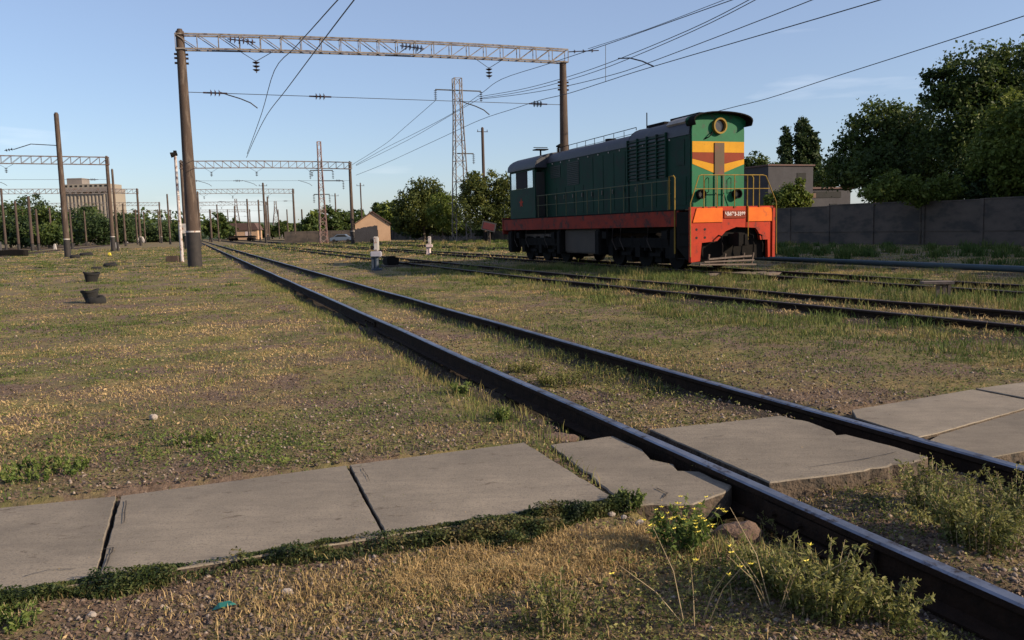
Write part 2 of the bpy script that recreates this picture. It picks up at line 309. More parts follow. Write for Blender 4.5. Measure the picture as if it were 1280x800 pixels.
def gz(x, y):
    x = np.asarray(x, float); y = np.asarray(y, float); s, u = su(x, y); r = np.hypot(x, y)
    z = .05 * (fbm(x, y, .35, 3) - .5) + .035 * (fbm(x, y, 1.7, 5, 3) - .5) * np.clip(30 / (r + 1), 0, 1) + .02 * (vn(x, y, 9, 9) - .5) * (r < 20)
    z = z + .035 * ((u < UA - .35) | (u > UB + .35))
    near = np.clip((70 - s) / 30, 0, 1)
    for k, f in enumerate(RAILS):
        d = u - f(s); w = (.40 if k < 2 else .26) * (.45 + 1.0 * vn(s, u * 0 + k, 1.1, 21 + k))
        z = z - near * ((.095, .045, .03, .03, .03, .03)[k] * (.35 + 1.2 * vn(s, u * 0, 1.3, 60 + k))) * np.exp(-((d + (.16 if k < 2 else .1)) / w) ** 4)
    z = z + near * (.045 * np.exp(-((u - UB) / .45) ** 4) + .025 * np.exp(-((u - UA) / .5) ** 4))
    for k, f in enumerate(RAILS):
        d = u - f(s); pile = np.clip((s - 30) / 18, 0, 1) if k < 2 else .5
        z = z + near * pile * (.02 + .075 * vn(s, u * 0 + k, .8, 71 + k)) * np.exp(-((d + (.05 if k % 2 == 0 else 0)) / .55) ** 2)
        z = np.where((np.abs(d) < .5) & (near > 0), np.minimum(z, .105), z)
    yf, yb = walk_t(x, y)
    left = u < UA - .25
    z = np.where(left & (y > yb) & (y < yb + 3), np.maximum(z, z * .3 + .085 - .02 * (y - yb)), z)
    z = np.where((u > UB + .3) & (y > yb) & (y < yb + 2.5), np.maximum(z, .075), z)
    z = np.where(left & (y < yf), z + .03, z)
    # mound with tall weeds left of the near rail
    z = z + .07 * np.exp(-(((x - 1.1) / .45) ** 2 + ((y - 3.2) / .6) ** 2)) * left
    inner = (u > UA + .12) & (u < UB - .12)
    z = np.where(inner & (y > yb - .2) & (y < yb + 1.2), np.maximum(z, .095 - .05 * np.clip(y - yb, 0, 1)), z)
    z = np.where(inner & (y < yb - .2) & (y > 1), z + .05, z)
    z = np.where(left & (y < yf + .02) & (x < .45), np.maximum(z, .075 - .10 * np.clip(yf - y - .25, 0, .5)), z)
    wk = left & (y > yf - .05) & (y < yb + .05)
    z = np.where(wk & (x < .9), np.where(x > -.15, .083, .05), z)
    z = np.where(in_slab(x, y, -.05), np.minimum(z, .0), z)
    # hollow behind the dark slab
    z = z - .10 * np.exp(-(((x - .55) / .35) ** 2 + ((y - 6.15) / .25) ** 2)) * (u < UA - .05)
    return z
def axis(lo, hi, fine_lo, fine_hi, d, g=1.09):
    a = list(np.arange(fine_lo, fine_hi, d)); st = d; v = a[-1]
    while v < hi: st *= g; v += st; a.append(v)
    st = d; v = a[0]; pre = []
    while v > lo: st *= g; v -= st; pre.append(v)
    return np.array(pre[::-1] + a)
def grid_sheet(name, xs, ys, mt):
    X, Y = np.meshgrid(xs, ys); Z = gz(X, Y); nx, ny = len(xs), len(ys)
    co = np.stack([X, Y, Z], -1).reshape(-1, 3)
    i = np.arange(nx * ny).reshape(ny, nx); q = np.stack([i[:-1, :-1], i[:-1, 1:], i[1:, 1:], i[1:, :-1]], -1).reshape(-1, 4)
    return npmesh(name, co, q, mt, smooth=True)
def npmesh(name, co, q, mt, parent=None, smooth=False, tint=None, mi=None):
    me = bpy.data.meshes.new(name); nv = len(co); nf, k = q.shape
    me.vertices.add(nv); me.vertices.foreach_set('co', co.astype(np.float32).ravel())
    me.loops.add(nf * k); me.loops.foreach_set('vertex_index', q.astype(np.int32).ravel())
    me.polygons.add(nf); me.polygons.foreach_set('loop_start', np.arange(0, nf * k, k, dtype=np.int32))
    try: me.polygons.foreach_set('loop_total', np.full(nf, k, dtype=np.int32))
    except Exception: pass
    for mm in (mt if isinstance(mt, (list, tuple)) else [mt]): me.materials.append(mm)
    if mi is not None: me.polygons.foreach_set('material_index', mi.astype(np.int32))
    if smooth: me.polygons.foreach_set('use_smooth', np.ones(nf, bool))
    if tint is not None:
        a = me.attributes.new('tint', 'FLOAT', 'POINT'); a.data.foreach_set('value', tint.astype(np.float32))
    me.update(calc_edges=True); me.validate()
    o = bpy.data.objects.new(name, me); COL.objects.link(o)
    if parent is not None: o.parent = parent
    return o
# ground material
def ground_mat():
    mt = bpy.data.materials.new('yard_ground'); mt.use_nodes = True; n, l = nodes(mt); b = n['Principled BSDF']; b.inputs['Roughness'].default_value = .95; b.inputs['Specular IOR Level'].default_value = .15
    t = n.new('ShaderNodeTexCoord')
    def noise(sc, det=8, ro=.62, st=None):
        z = n.new('ShaderNodeTexNoise'); z.inputs['Scale'].default_value = sc; z.inputs['Detail'].default_value = det; z.inputs['Roughness'].default_value = ro
        if st:
            q = n.new('ShaderNodeMapping'); q.inputs['Scale'].default_value = st; l.new(t.outputs['Object'], q.inputs['Vector']); l.new(q.outputs[0], z.inputs['Vector'])
        else: l.new(t.outputs['Object'], z.inputs['Vector'])
        return z.outputs['Fac']
    def rng_(v, a, bb): q = n.new('ShaderNodeMapRange'); q.inputs['From Min'].default_value = a; q.inputs['From Max'].default_value = bb; l.new(v, q.inputs['Value']); return q.outputs[0]
    def mix(f, a, c):
        q = n.new('ShaderNodeMixRGB'); l.new(f, q.inputs[0])
        for i, v in ((1, a), (2, c)):
            if isinstance(v, tuple): q.inputs[i].default_value = (*v, 1)
            else: l.new(v, q.inputs[i])
        return q.outputs[0]
    soil = mix(rng_(noise(28, 6, .75), .35, .65), (.085, .058, .042), (.22, .152, .108))
    peb = mix(rng_(noise(90, 3, .6), .60, .68), soil, (.19, .155, .125))
    dry = mix(rng_(noise(9, 8, .75), .35, .65), (.16, .12, .055), (.33, .24, .115))
    grn = mix(rng_(noise(13, 8, .75), .35, .65), (.055, .07, .02), (.13, .14, .045))
    g1 = mix(rng_(noise(1.1, 9, .7), .40, .60), dry, grn)
    f = noise(.75, 10, .72)
    g2_ = mix(rng_(noise(.16, 6, .6, (1, 1, 1)), .42, .58), g1, mix(rng_(noise(3.0, 8, .8), .42, .58), (.24, .175, .08), (.085, .10, .03)))
    out = mix(rng_(f, .46, .56), g2_, peb)
    dt = n.new('ShaderNodeVectorMath'); dt.operation = 'DOT_PRODUCT'; dt.inputs[1].default_value = (DY, -DX, 0); l.new(t.outputs['Object'], dt.inputs[0])
    def mth(op, a, c):
        q = n.new('ShaderNodeMath'); q.operation = op
        for i, v in ((0, a), (1, c)):
            if isinstance(v, (int, float)): q.inputs[i].default_value = v
            elif v is not None: l.new(v, q.inputs[i])
        return q.outputs[0]
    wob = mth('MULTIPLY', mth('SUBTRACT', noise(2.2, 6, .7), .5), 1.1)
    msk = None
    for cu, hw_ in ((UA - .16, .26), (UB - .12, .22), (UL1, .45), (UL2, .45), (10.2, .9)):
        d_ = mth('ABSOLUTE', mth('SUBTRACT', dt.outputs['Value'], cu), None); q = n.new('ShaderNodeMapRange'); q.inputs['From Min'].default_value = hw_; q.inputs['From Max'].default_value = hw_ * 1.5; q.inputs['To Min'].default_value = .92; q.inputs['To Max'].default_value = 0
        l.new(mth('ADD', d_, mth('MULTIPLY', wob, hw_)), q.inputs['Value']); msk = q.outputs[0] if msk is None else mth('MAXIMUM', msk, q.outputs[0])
    out = mix(msk, out, mix(rng_(noise(35, 6, .75), .35, .65), (.022, .017, .014), (.065, .047, .036)))      # dark ballast, plus trench shade painted in left of the near rails
    l.new(out, b.inputs['Base Color'])
    bp = n.new('ShaderNodeBump'); bp.inputs['Strength'].default_value = .7; bp.inputs['Distance'].default_value = .03; l.new(noise(40, 6, .7), bp.inputs['Height']); l.new(bp.outputs[0], b.inputs['Normal'])
    return mt
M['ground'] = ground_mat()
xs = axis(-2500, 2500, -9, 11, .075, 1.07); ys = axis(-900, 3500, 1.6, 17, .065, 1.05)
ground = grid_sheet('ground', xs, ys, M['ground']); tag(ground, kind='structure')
# ------------------------------------------------------------------ railway tracks
PROF = [(-.075, 0), (.075, 0), (.075, .012), (.012, .032), (.010, .125), (.036, .142), (.037, .172), (.028, .182), (-.028, .182), (-.037, .172), (-.036, .142), (-.010, .125), (-.012, .032), (-.075, .012)]
RTOP = .155
def rail_mesh(name, uf, s0, s1, parent, worn=True, ds=3.0):
    mb = MB(); ss = np.arange(s0, s1 + .01, ds); n = len(PROF); vs = []
    for i, s in enumerate(ss):
        u = float(uf(s)); z0 = RTOP - .182
        if s < 60: z0 += .006 * math.sin(s * .9 + u)
        for (a, b) in PROF: vs.append(W(s, u + a, z0 + b))
    fs = []; mi = []
    for i in range(len(ss) - 1):
        for j in range(n):
            fs.append((i * n + j, i * n + (j + 1) % n, (i + 1) * n + (j + 1) % n, (i + 1) * n + j)); mi.append(1 if j in (6, 7, 8) else 0)
    mb.add(vs, fs); mb.mi = mi
    return mb.build(name, [M['rail_side'], M['rail_top'] if worn else M['rail_rusty_top']], parent, world=True)
def sleepers(parent, uc, s0, s1, zt=-.015, ds=.62):
    ref = None
    s = s0; k = 0
    while s < s1 and k < 95:
        u = float(uc(s)); 
        if ref is None:
            mb = MB(); mb.box((0, 0, zt - .08), (2.7, .24, .16)); ref = mb.build('sleeper', M['sleeper'], None); o = ref
            ref.rotation_euler = (0, 0, math.atan2(-DX, DY))
        else:
            o = ref.copy(); COL.objects.link(o)
        o.parent = parent; o.location = W(s, u) - Vector(parent.location)
        o.rotation_euler = (0, 0, math.atan2(-DX, DY) + random.uniform(-.03, .03)); s += ds; k += 1
def track(label, f1, s0, s1, worn, sl=None):
    t = thing('railway_track', W(s0, float(f1(s0))), label, 'railway track', 'tracks of the yard')
    rail_mesh('rail', f1, s0, s1, t, worn); rail_mesh('rail', lambda s: f1(s) + (UB - UA), s0, s1, t, worn)
    if sl: sleepers(t, lambda s: f1(s) + (UB - UA) / 2, *sl)
    return t
tk1 = track('nearest railway track with worn blue-grey rail heads running over the slab crossing', lambda s: UA, -9, 640, True)
def fishplate(parent, s, u, side):
    mb = MB(); c = W(s, u + side * .026, RTOP - .095); q = Matrix.Rotation(RZ, 3, 'Z'); mb.box(c, (.78, .022, .085), M=q)
    for k in range(4):
        p_ = W(s - .3 + .2 * k, u + side * .030, RTOP - .095); e = W(s - .3 + .2 * k, u + side * .062, RTOP - .095); mb.cyl(p_, e, .016, n=6)
    mb.build('joint_bar', M['rail_side'], parent, world=True)
for s__, u__ in ((3.2, UA), (14.2, UA), (2.0, UB), (12.4, UB)):
    for sd_ in (-1, 1): fishplate(tk1, s__, u__, sd_)
track('rusty track overgrown with grass between the crossing track and the locomotive', u_t2, -8, 640, False)
t3 = track('rusty track the locomotive stands on', lambda s: UL1, -6, 640, False, (12, 40, -.02))
for k, (u0, lab) in enumerate([(-19.5, 'rusty track nearest to the thick pole on the left grass field'), (-25.5, 'second track into the left part of the yard, behind the free-standing pole'), (-31.5, 'third track in the left part of the yard'), (-38, 'furthest track on the left, before the dark trees')]):
    track(lab, lambda s, u0=u0: u0 + 0 * s, 40, 640, False)
track('dark siding track at the foot of the wall right of the locomotive', lambda s: 21.8 + .0 * s, 60, 640, False)
M['bed'] = mat('brown_ballast', (.085, .055, .042), (.055, .038, .03), 1.2, .95, bump=.5, bscale=12, c3=(.10, .09, .045), c3amt=.5, c3scale=.6)
for u0 in (-18.7, -24.7, -30.7, -37.2):
    S, U = np.meshgrid(np.linspace(40, 600, 220), np.linspace(u0 - 2.0, u0 + 2.0, 9)); X = DX * S + DY * U; Y = DY * S - DX * U; Z = gz(X, Y) + .03 - .05 * (np.abs(U - u0) > 1.9)
    i = np.arange(X.size).reshape(X.shape); q = np.stack([i[:-1, :-1], i[:-1, 1:], i[1:, 1:], i[1:, :-1]], -1).reshape(-1, 4)
    tag(npmesh('track_bed', np.stack([X, Y, Z], -1).reshape(-1, 3), q, M['bed']), kind='structure')
# ------------------------------------------------------------------ crossing slabs
def slab(label, pts, zt, th=.13, chip=0.0):
    P = PG(pts, zt); c = sum(P, Vector()) / len(P)
    # subdivide the outline and jitter it for worn edges
    Q = []
    for i in range(len(P)):
        a, b = P[i], P[(i + 1) % len(P)]; n = max(1, int((b - a).length / .06))
        for j in range(n):
            p = a.lerp(b, j / n)
            if j: p += Vector((random.uniform(-1, 1), random.uniform(-1, 1), 0)) * (.0025 if chip == 0 else .005)
            if j and random.random() < chip: p += (c - p).normalized() * random.uniform(.008, .03)
            Q.append(p)
    mb = MB(); n = len(Q); tz = random.uniform(-.001, .001)
    ins = [q + (c - q).normalized() * random.uniform(.002, .007) * (1 if chip == 0 else 2) for q in Q]
    vs = [Vector((q.x, q.y, zt - th)) for q in Q] + [Vector((q.x, q.y, zt - .007 + tz)) for q in Q] + [Vector((q.x, q.y, zt + tz)) for q in ins]
    fs = [(i, (i + 1) % n, n + (i + 1) % n, n + i) for i in range(n)] + [(n + i, n + (i + 1) % n, 2 * n + (i + 1) % n, 2 * n + i) for i in range(n)] + [tuple(range(2 * n, 3 * n))]
    vs = [v - Vector((c.x, c.y, 0)) for v in vs]
    mb.add(vs, fs); mb.mi = [1] * n + [0] * (n + 1); o = mb.build('concrete_slab', [M['concrete_slab'], M['slab_edge']], None); o.location = (c.x, c.y, 0)
    tag(o, label, 'slab', 'concrete slabs of the crossing walkway'); return o
M['slab_edge'] = mat('slab_edge_dirt', (.125, .088, .058), (.05, .036, .026), 9, .95, bump=.9, bscale=45, c3=(.03, .024, .018), c3amt=.5, c3scale=14)
slab_obs = [slab(*a, chip=(.12 if i in (3, 4) else 0.0)) for i, a in enumerate(SLABS)]
def crack(o, pts, zt, w=.004, nm='crack'):
    P = [gp(px, py, zt) for px, py in pts]; Q = []
    for i in range(len(P) - 1):
        for k in range(5): Q.append(P[i].lerp(P[i + 1], k / 5) + Vector((random.uniform(-1, 1), random.uniform(-1, 1), 0)) * .004)
    Q.append(P[-1]); mb = MB(); vs = []
    for i, q in enumerate(Q):
        d = (Q[min(i + 1, len(Q) - 1)] - Q[max(i - 1, 0)]).normalized(); nn = Vector((-d.y, d.x, 0)) * w * random.uniform(.4, 1.2); vs += [q + nn + Vector((0, 0, .0075)), q - nn + Vector((0, 0, .0075))]
    mb.add([v - Vector(o.location) for v in vs], [(2 * i, 2 * i + 1, 2 * i + 3, 2 * i + 2) for i in range(len(Q) - 1)]); mb.build(nm, M['crackdark'], o)
M['crackdark'] = mat('crack_dirt', (.05, .04, .032), (.03, .025, .02), 20, .95)
crack(slab_obs[1], [(158, 627), (155, 655)], .11); crack(slab_obs[1], [(142, 686), (136, 700), (130, 718)], .11); crack(slab_obs[1], [(128, 688), (142, 686)], .11, .003)
crack(slab_obs[2], [(452, 586), (458, 594), (462, 602)], .115, .003); crack(slab_obs[3], [(820, 611), (834, 618), (829, 624)], .10, .006); crack(slab_obs[4], [(1010, 585), (1080, 575), (1120, 566)], .135, .003)
crack(slab_obs[0], [(30, 722), (60, 714), (95, 712)], .11, .003); crack(slab_obs[4], [(880, 548), (905, 545)], .135, .003)
# ------------------------------------------------------------------ the shunting locomotive (local x forward to the camera, y to the right/away, z up from ground)
LS, LU = 21.7, 15.82
lo = thing('locomotive', W(LS, LU), 'green and red diesel shunting locomotive with yellow chevron on its nose', 'locomotive', rz=math.atan2(-DY, -DX))
mb = MB(); mb.box((-8.6, 0, 1.80), (15.6, 2.96, .50)); mb.box((-.42, 0, 1.9), (.6, 1.9, .3)); mb.build('frame_sill', M['sill'], lo, bevel=.01)
mb = MB(); mb.box((-8.4, 0, 2.07), (16.0, 2.98, .035)); mb.build('walkway_deck', M['black'], lo)
def hood_prof(hw, zb, ze, zt, n=14, p=2.6):
    pr = [(-hw, zb), (-hw, ze)]
    for i in range(1, n):
        a = math.pi - math.pi * i / n; c, s_ = math.cos(a), math.sin(a)
        pr.append((hw * math.copysign(abs(c) ** (2 / p), c), ze + (zt - ze) * abs(s_) ** (2 / p)))
    pr += [(hw, ze), (hw, zb)]; return pr
HW = .98
rear = hood_prof(HW, 2.09, 4.42, 4.93); frontp = hood_prof(HW + .03, 2.09, 4.42, 5.06)
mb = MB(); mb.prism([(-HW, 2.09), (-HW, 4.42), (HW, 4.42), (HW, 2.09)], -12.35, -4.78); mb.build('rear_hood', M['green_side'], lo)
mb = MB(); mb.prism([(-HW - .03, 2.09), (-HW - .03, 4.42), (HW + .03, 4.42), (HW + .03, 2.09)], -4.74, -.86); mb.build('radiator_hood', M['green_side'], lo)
def roofprof(hw, ze, zt, th=.05):
    return [(-hw - .02, ze - th)] + hood_prof(hw + .02, ze, ze, zt)[1:-1] + [(hw + .02, ze - th)]
mb = MB(); mb.prism([q for q in roofprof(HW, 4.425, 4.93, 0.0)], -12.35, -4.79); mb.build('hood_roof', M['roof'], lo, smooth=True)
mb = MB(); mb.prism([q for q in roofprof(HW + .03, 4.425, 5.06, 0.0)], -4.76, -.90); mb.build('hood_roof', M['roof'], lo, smooth=True)
# bare metal patch, raised hatch and side window on the front roof
mb = MB(); pr = [(y * 1.006, z + .012) for y, z in roofprof(HW + .03, 4.78, 5.06, 0) if True]
mb.prism([(-.72, 4.80), (-.9, 4.80), (-.96, 4.86), (-.86, 4.98), (-.6, 5.08), (0, 5.10), (0, 5.0)], -2.35, -.95); mb.build('roof_hatch', M['roofpale'], lo)
mb = MB(); mb.box((-1.9, 0, 5.10), (1.7, 1.1, .07)); mb.box((-3.8, 0, 5.08), (1.2, 1.0, .08)); mb.build('fan_grille', M['black'], lo)
# nose
npf = [(-HW, 2.09), (-HW, 4.55)] + [(y, z) for y, z in hood_prof(HW, 4.55, 4.55, 5.02)[2:-2]] + [(HW, 4.55), (HW, 2.09)]
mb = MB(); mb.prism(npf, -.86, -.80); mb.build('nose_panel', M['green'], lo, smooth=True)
def quadband(pts, x0, x1, mt, name):
    mb = MB(); mb.prism(pts, x0, x1); return mb.build(name, mt, lo)
b = HW - .005
quadband([(-b, 3.86), (b, 3.86), (b, 4.20), (-b, 4.20)], -.80, -.792, M['yellow'], 'yellow_band')
quadband([(-b, 3.66), (0, 3.46), (b, 3.66), (b, 3.857), (-b, 3.857)], -.80, -.792, M['brown'], 'chevron_stripe')
quadband([(-b, 3.50), (0, 3.16), (b, 3.50), (b, 3.657), (0, 3.457), (-b, 3.657)], -.80, -.792, M['yellow'], 'yellow_band')
mb = MB(); mb.box((-.778, .02, 3.66), (.028, .36, 1.0)); mb.build('nose_door', mat('nose_door_paint', (.085, .045, .016), (.055, .035, .016), 3, .7, c3=(.12, .03, .015), c3amt=.5), lo)
for y_ in (-.13, .17): mb = MB(); mb.box((-.76, y_, 2.66), (.025, .035, .98)); mb.build('door_bar', M['rail_green'], lo)
# visor over the nose
vis = []
vis.append((-1.06, 4.70))
for i in range(17):
    a = math.pi * (1 - i / 16); vis.append((1.10 * math.cos(a), 4.84 + .27 * math.sin(a) ** .85))
vis.append((1.06, 4.70))
inn = [(y * .97, z - .03) for y, z in vis][::-1]
mb = MB(); mb.prism(vis + inn, -1.0, -.50); mb.build('nose_visor', M['black'], lo, smooth=True)
mb = MB(); mb.prism([(y, z) for y, z in vis], -.99, -.835); mb.build('nose_cap', M['green'], lo)
def lamp(x, y, z, r, name, rim, deep=.12):
    mb = MB(); n = 24; vs = []
    rings = [(r, 0), (r, deep), (r * .8, deep), (r * .78, deep * .3)]
    for rr, dx in rings: vs += [(x + dx, y + rr * math.cos(2 * math.pi * i / n), z + rr * math.sin(2 * math.pi * i / n)) for i in range(n)]
    mb.add(vs, [(k * n + i, k * n + (i + 1) % n, (k + 1) * n + (i + 1) % n, (k + 1) * n + i) for k in range(3) for i in range(n)])
    h = mb.build(name, rim, lo, smooth=True)
    mb = MB(); mb.cyl((x + deep * .25, y, z), (x + deep * .3, y, z), r * .79, n=24); mb.build('lens', M['lens'], h)
M['lens'] = mat('lamp_lens', (.03, .03, .035), (.06, .05, .045), 3, .12)
lamp(-.82, 0, 4.68, .25, 'headlight', M['rail_yellow'], .14)
lamp(-.80, -.70, 2.55, .15, 'buffer_lamp', M['black'], .16); lamp(-.80, .66, 2.55, .15, 'buffer_lamp', M['black'], .16)
# grab irons on the nose
mb = MB()
for y in (-.42, .42): mb.path([(-.80, y, 2.6), (-.72, y, 2.62), (-.72, y, 3.05), (-.80, y, 3.07)], .014)
mb.path([(-.8, -.5, 4.28), (-.7, -.42, 4.33), (-.7, -.3, 4.45), (-.8, -.25, 4.5)], .02); mb.build('grab_iron', M['black'], lo)
# buffer beam
bp_ = [(-1.55, 2.14), (1.55, 2.14), (1.55, .55), (1.32, .52), (1.30, 1.08), (1.02, 1.08), (.98, 1.28), (.84, 1.46), (.10, 1.50), (-.28, 1.38), (-.60, 1.08), (-1.16, 1.04), (-1.22, .48), (-1.55, .45)]
mb = MB(); mb.prism(bp_[::-1], -.12, 0.0); mb.build('buffer_beam', M['red'], lo)
for y0, y1, cut in ((-1.50, -.42, -1), (.50, 1.42, 1)):
    mb = MB(); pts = [(y0, 1.66), (y1, 1.66), (y1, 2.10), (y0, 2.10)]
    if cut < 0: pts = [(y0, 1.66), (y1, 1.66), (y1, 2.10), (y0 + .14, 2.10)]
    else: pts = [(y0, 1.66), (y1 + .06, 1.66), (y1, 2.06), (y1 - .1, 2.10), (y0, 2.10)]
    mb.prism(pts, .0, .03); mb.build('orange_panel', M['orange'], lo, bevel=.006)
mb = MB(); mb.box((.015, .04, 1.90), (.028, .80, .24)); pl = mb.build('number_plate', M['brown'], lo)
cu = bpy.data.curves.new('plate_text', 'FONT'); cu.body = '\u0427\u041c\u042d3-3388'; cu.size = .21; cu.align_x = 'CENTER'; cu.align_y = 'CENTER'; cu.extrude = .004; cu.offset = .006
to = bpy.data.objects.new('tmp', cu); COL.objects.link(to); bpy.context.view_layer.update()
me = bpy.data.meshes.new_from_object(to.evaluated_get(bpy.context.evaluated_depsgraph_get())); bpy.data.objects.remove(to)
w_ = max(v.co.x for v in me.vertices) - min(v.co.x for v in me.vertices); k_ = .74 / w_
me.transform(Matrix.Translation((.034, .04, 1.90)) @ Matrix.Rotation(R(90), 4, 'Z') @ Matrix.Rotation(R(90), 4, 'X') @ Matrix.Diagonal((k_, k_ * 1.15, 1, 1)))
me.materials.clear(); me.materials.append(M['plate']); o = bpy.data.objects.new('plate_lettering', me); COL.objects.link(o); o.parent = pl
mb = MB()
for z in (1.2, 1.45):
    for y in (-1.35, -1.05): mb.cyl((-.01, y, z), (.006, y, z), .04, n=10)
mb.build('step_hole', M['hole'], lo)
# coupler, hoses, pilot bars
mb = MB(); mb.box((.10, .05, 1.12), (.5, .34, .34)); mb.box((.33, -.08, 1.12), (.28, .16, .42)); mb.box((.28, .2, 1.1), (.2, .14, .36)); mb.cyl((-.5, .05, 1.12), (.1, .05, 1.12), .12); mb.build('coupler', M['black'], lo, bevel=.02)
mb = MB(); mb.box((-.28, .05, .98), (.12, 2.5, .95)); mb.build('dark_backing', M['black'], lo)  # black backing box added so the beam cutout reads dark
for y in (-.55, .62, .95):
    mb = MB(); mb.path([(0, y, 1.25), (.16, y, 1.22), (.2, y, .95), (.14, y + .03, .7)], .028); mb.build('brake_hose', M['black'], lo)
mb = MB()
for k in range(3): mb.box((-.05 + .05 * k, -.15, .34 + .11 * k), (.05, 2.1 - .25 * k, .05), M=Matrix.Rotation(R(2 * k - 2), 3, 'X'))
for y in (-.9, -.3, .4, .75): mb.bar((-.08, y, .3), (.02, y, .68), .04)
mb.build('pilot_grille', M['plank'], lo)
for y in (-1.45, 1.45): mb = MB(); mb.prism([(-.9, 2.0), (-.12, 2.0), (-.12, .5), (-.3, .5), (-.9, .9)], y - .04, y + .04, axis='y'); mb.build('end_step_plate', M['black'], lo)
for z in (.55, .95, 1.35):
    for y in (1.42, -1.40): mb = MB(); mb.box((-.5, y, z), (.6, .24, .03)); mb.build('step_tread', M['black'], lo)
mb = MB(); mb.box((.02, 1.50, 1.3), (.05, .10, 1.55)); mb.box((-.06, 1.38, 1.3), (.05, .05, 1.5)); mb.build('corner_upright', M['red'], lo)
# front yellow cage
mb = MB(); r_ = .022
r_ = .017; top = 3.10
mb.path([(.05, -1.60, .62), (.05, -1.60, 2.25), (.02, -1.28, top - .03), (.02, -1.2, top), (.02, 1.08, top), (.02, 1.2, top - .03), (.05, 1.58, 2.25), (.05, 1.60, .62)], r_)
mb.path([(.02, -1.42, 2.68), (.02, 1.38, 2.68)], r_ * .8)
for y in (-1.1, -.62, .02, .5, .95): mb.path([(.02, y, 2.1), (.02, y, top)], r_ * .85)
mb.path([(.04, .52, 1.1), (.04, .52, 2.15)], r_ * .8)
mb.build('front_railing', M['rail_yellow'], lo)
for y in (-1.5, 1.48):
    mb = MB(); mb.path([(-.98, y, .7), (-.98, y, 3.08), (-1.05, y, 3.14), (-1.3, y, 3.14), (-1.3, y, 2.1)], .026); mb.build('stair_handrail', M['rail_yellow'], lo)
for y in (-1.44, 1.44):
    mb = MB(); mb.path([(-1.3, y, 3.02), (-12.2, y, 3.02)], .016); mb.path([(-1.3, y, 2.6), (-12.2, y, 2.6)], .012)
    for x in np.linspace(-1.5, -12.1, 12): mb.path([(x, y, 2.08), (x, y, 3.02)], .016)
    mb.build('side_railing', M['rail_green'], lo)
# side doors, louvres, latches (both sides)
for sg in (-1, 1):
    ys = sg * (HW + .034)
    fr = MB(); fr.box((-3.5, ys, 3.9), (2.55, .02, 1.42)); gfr = fr.build('radiator_louvre', M['louvre'], lo)
    mb = MB()
    for k in range(11):
        z = 3.27 + k * .125; mb.box((-3.5, ys + sg * .03, z), (2.5, .05, .035), M=Matrix.Rotation(R(25 * sg), 3, 'X'))
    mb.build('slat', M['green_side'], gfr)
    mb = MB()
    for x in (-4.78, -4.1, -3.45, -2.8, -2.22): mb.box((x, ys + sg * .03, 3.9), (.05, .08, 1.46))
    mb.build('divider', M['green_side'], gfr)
    yr = sg * (HW + .004)
    for (x0, x1, z0, z1) in ((-11.7, -10.7, 3.75, 4.25), (-10.0, -8.9, 3.35, 4.28)):
        mb = MB(); mb.box(((x0 + x1) / 2, yr, (z0 + z1) / 2), (x1 - x0, .03, z1 - z0)); g = mb.build('hood_vent', M['louvre'], lo)
        mb = MB(); k = z0 + .05
        while k < z1 - .02: mb.box(((x0 + x1) / 2, yr + sg * .02, k), (x1 - x0 - .08, .035, .012), M=Matrix.Rotation(R(30 * sg), 3, 'X')); k += .075
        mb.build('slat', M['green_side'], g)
    for x in np.arange(-11.9, -5.0, .86):
        z1 = 3.3 if x < -8.6 else 4.3
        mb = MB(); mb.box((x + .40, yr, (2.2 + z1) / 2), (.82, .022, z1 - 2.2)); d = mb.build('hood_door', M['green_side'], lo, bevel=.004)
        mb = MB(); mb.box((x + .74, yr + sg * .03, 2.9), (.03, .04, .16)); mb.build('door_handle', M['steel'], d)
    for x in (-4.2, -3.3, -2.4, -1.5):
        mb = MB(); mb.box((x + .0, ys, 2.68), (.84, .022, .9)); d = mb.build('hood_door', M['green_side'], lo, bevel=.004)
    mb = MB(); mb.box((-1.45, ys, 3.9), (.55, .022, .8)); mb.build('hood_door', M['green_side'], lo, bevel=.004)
    mb = MB()
    for x in np.arange(-11.5, -1.2, .86): mb.box((x, sg * (HW + (.045 if x > -4.7 else .012)), 4.36), (.03, .03, .05))
    mb.build('roof_latch', M['plate'], lo)
# cab at the far end
CX0, CX1, CW = -15.4, -12.35, 1.47
mb = MB(); mb.prism([(-CW, 2.09), (-CW, 3.42), (CW, 3.42), (CW, 2.09)], CX0, CX1)
mb.prism([(-CW, 4.18), (-CW, 4.32), (CW, 4.32), (CW, 4.18)], CX0, CX1)
for x0, x1 in ((CX0, CX0 + .14), (CX1 - .2, CX1)):
    for y in (-CW + .05, CW - .05): mb.box(((x0 + x1) / 2, y, 3.80), (x1 - x0, .1, .76))
mb.box((CX1 - .05, 0, 3.8), (.1, 2.3, .76)); mb.box((CX0 + .05, 0, 3.8), (.1, 1.0, .76))
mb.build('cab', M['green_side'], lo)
arc = [(-CW - .06, 4.20), (-CW - .06, 4.34)] + hood_prof(CW + .06, 4.34, 4.34, 4.95, p=2.3)[2:-2] + [(CW + .06, 4.34), (CW + .06, 4.20)]
mb = MB(); mb.prism([q for q in hood_prof(CW + .07, 4.26, 4.33, 4.95, p=2.3)], CX0 - .12, CX1 + .22); mb.build('cab_roof', M['roof'], lo, smooth=True)
for sg in (-1, 1):
    for x0, x1, mt in ((-15.22, -14.62, M['glass']), (-14.6, -13.25, M['hole']), (-13.22, -12.60, M['glass'])):
        mb = MB(); mb.box(((x0 + x1) / 2, sg * (CW - .02), 3.80), (x1 - x0 - .03, .03, .74)); mb.build('cab_window', mt, lo)
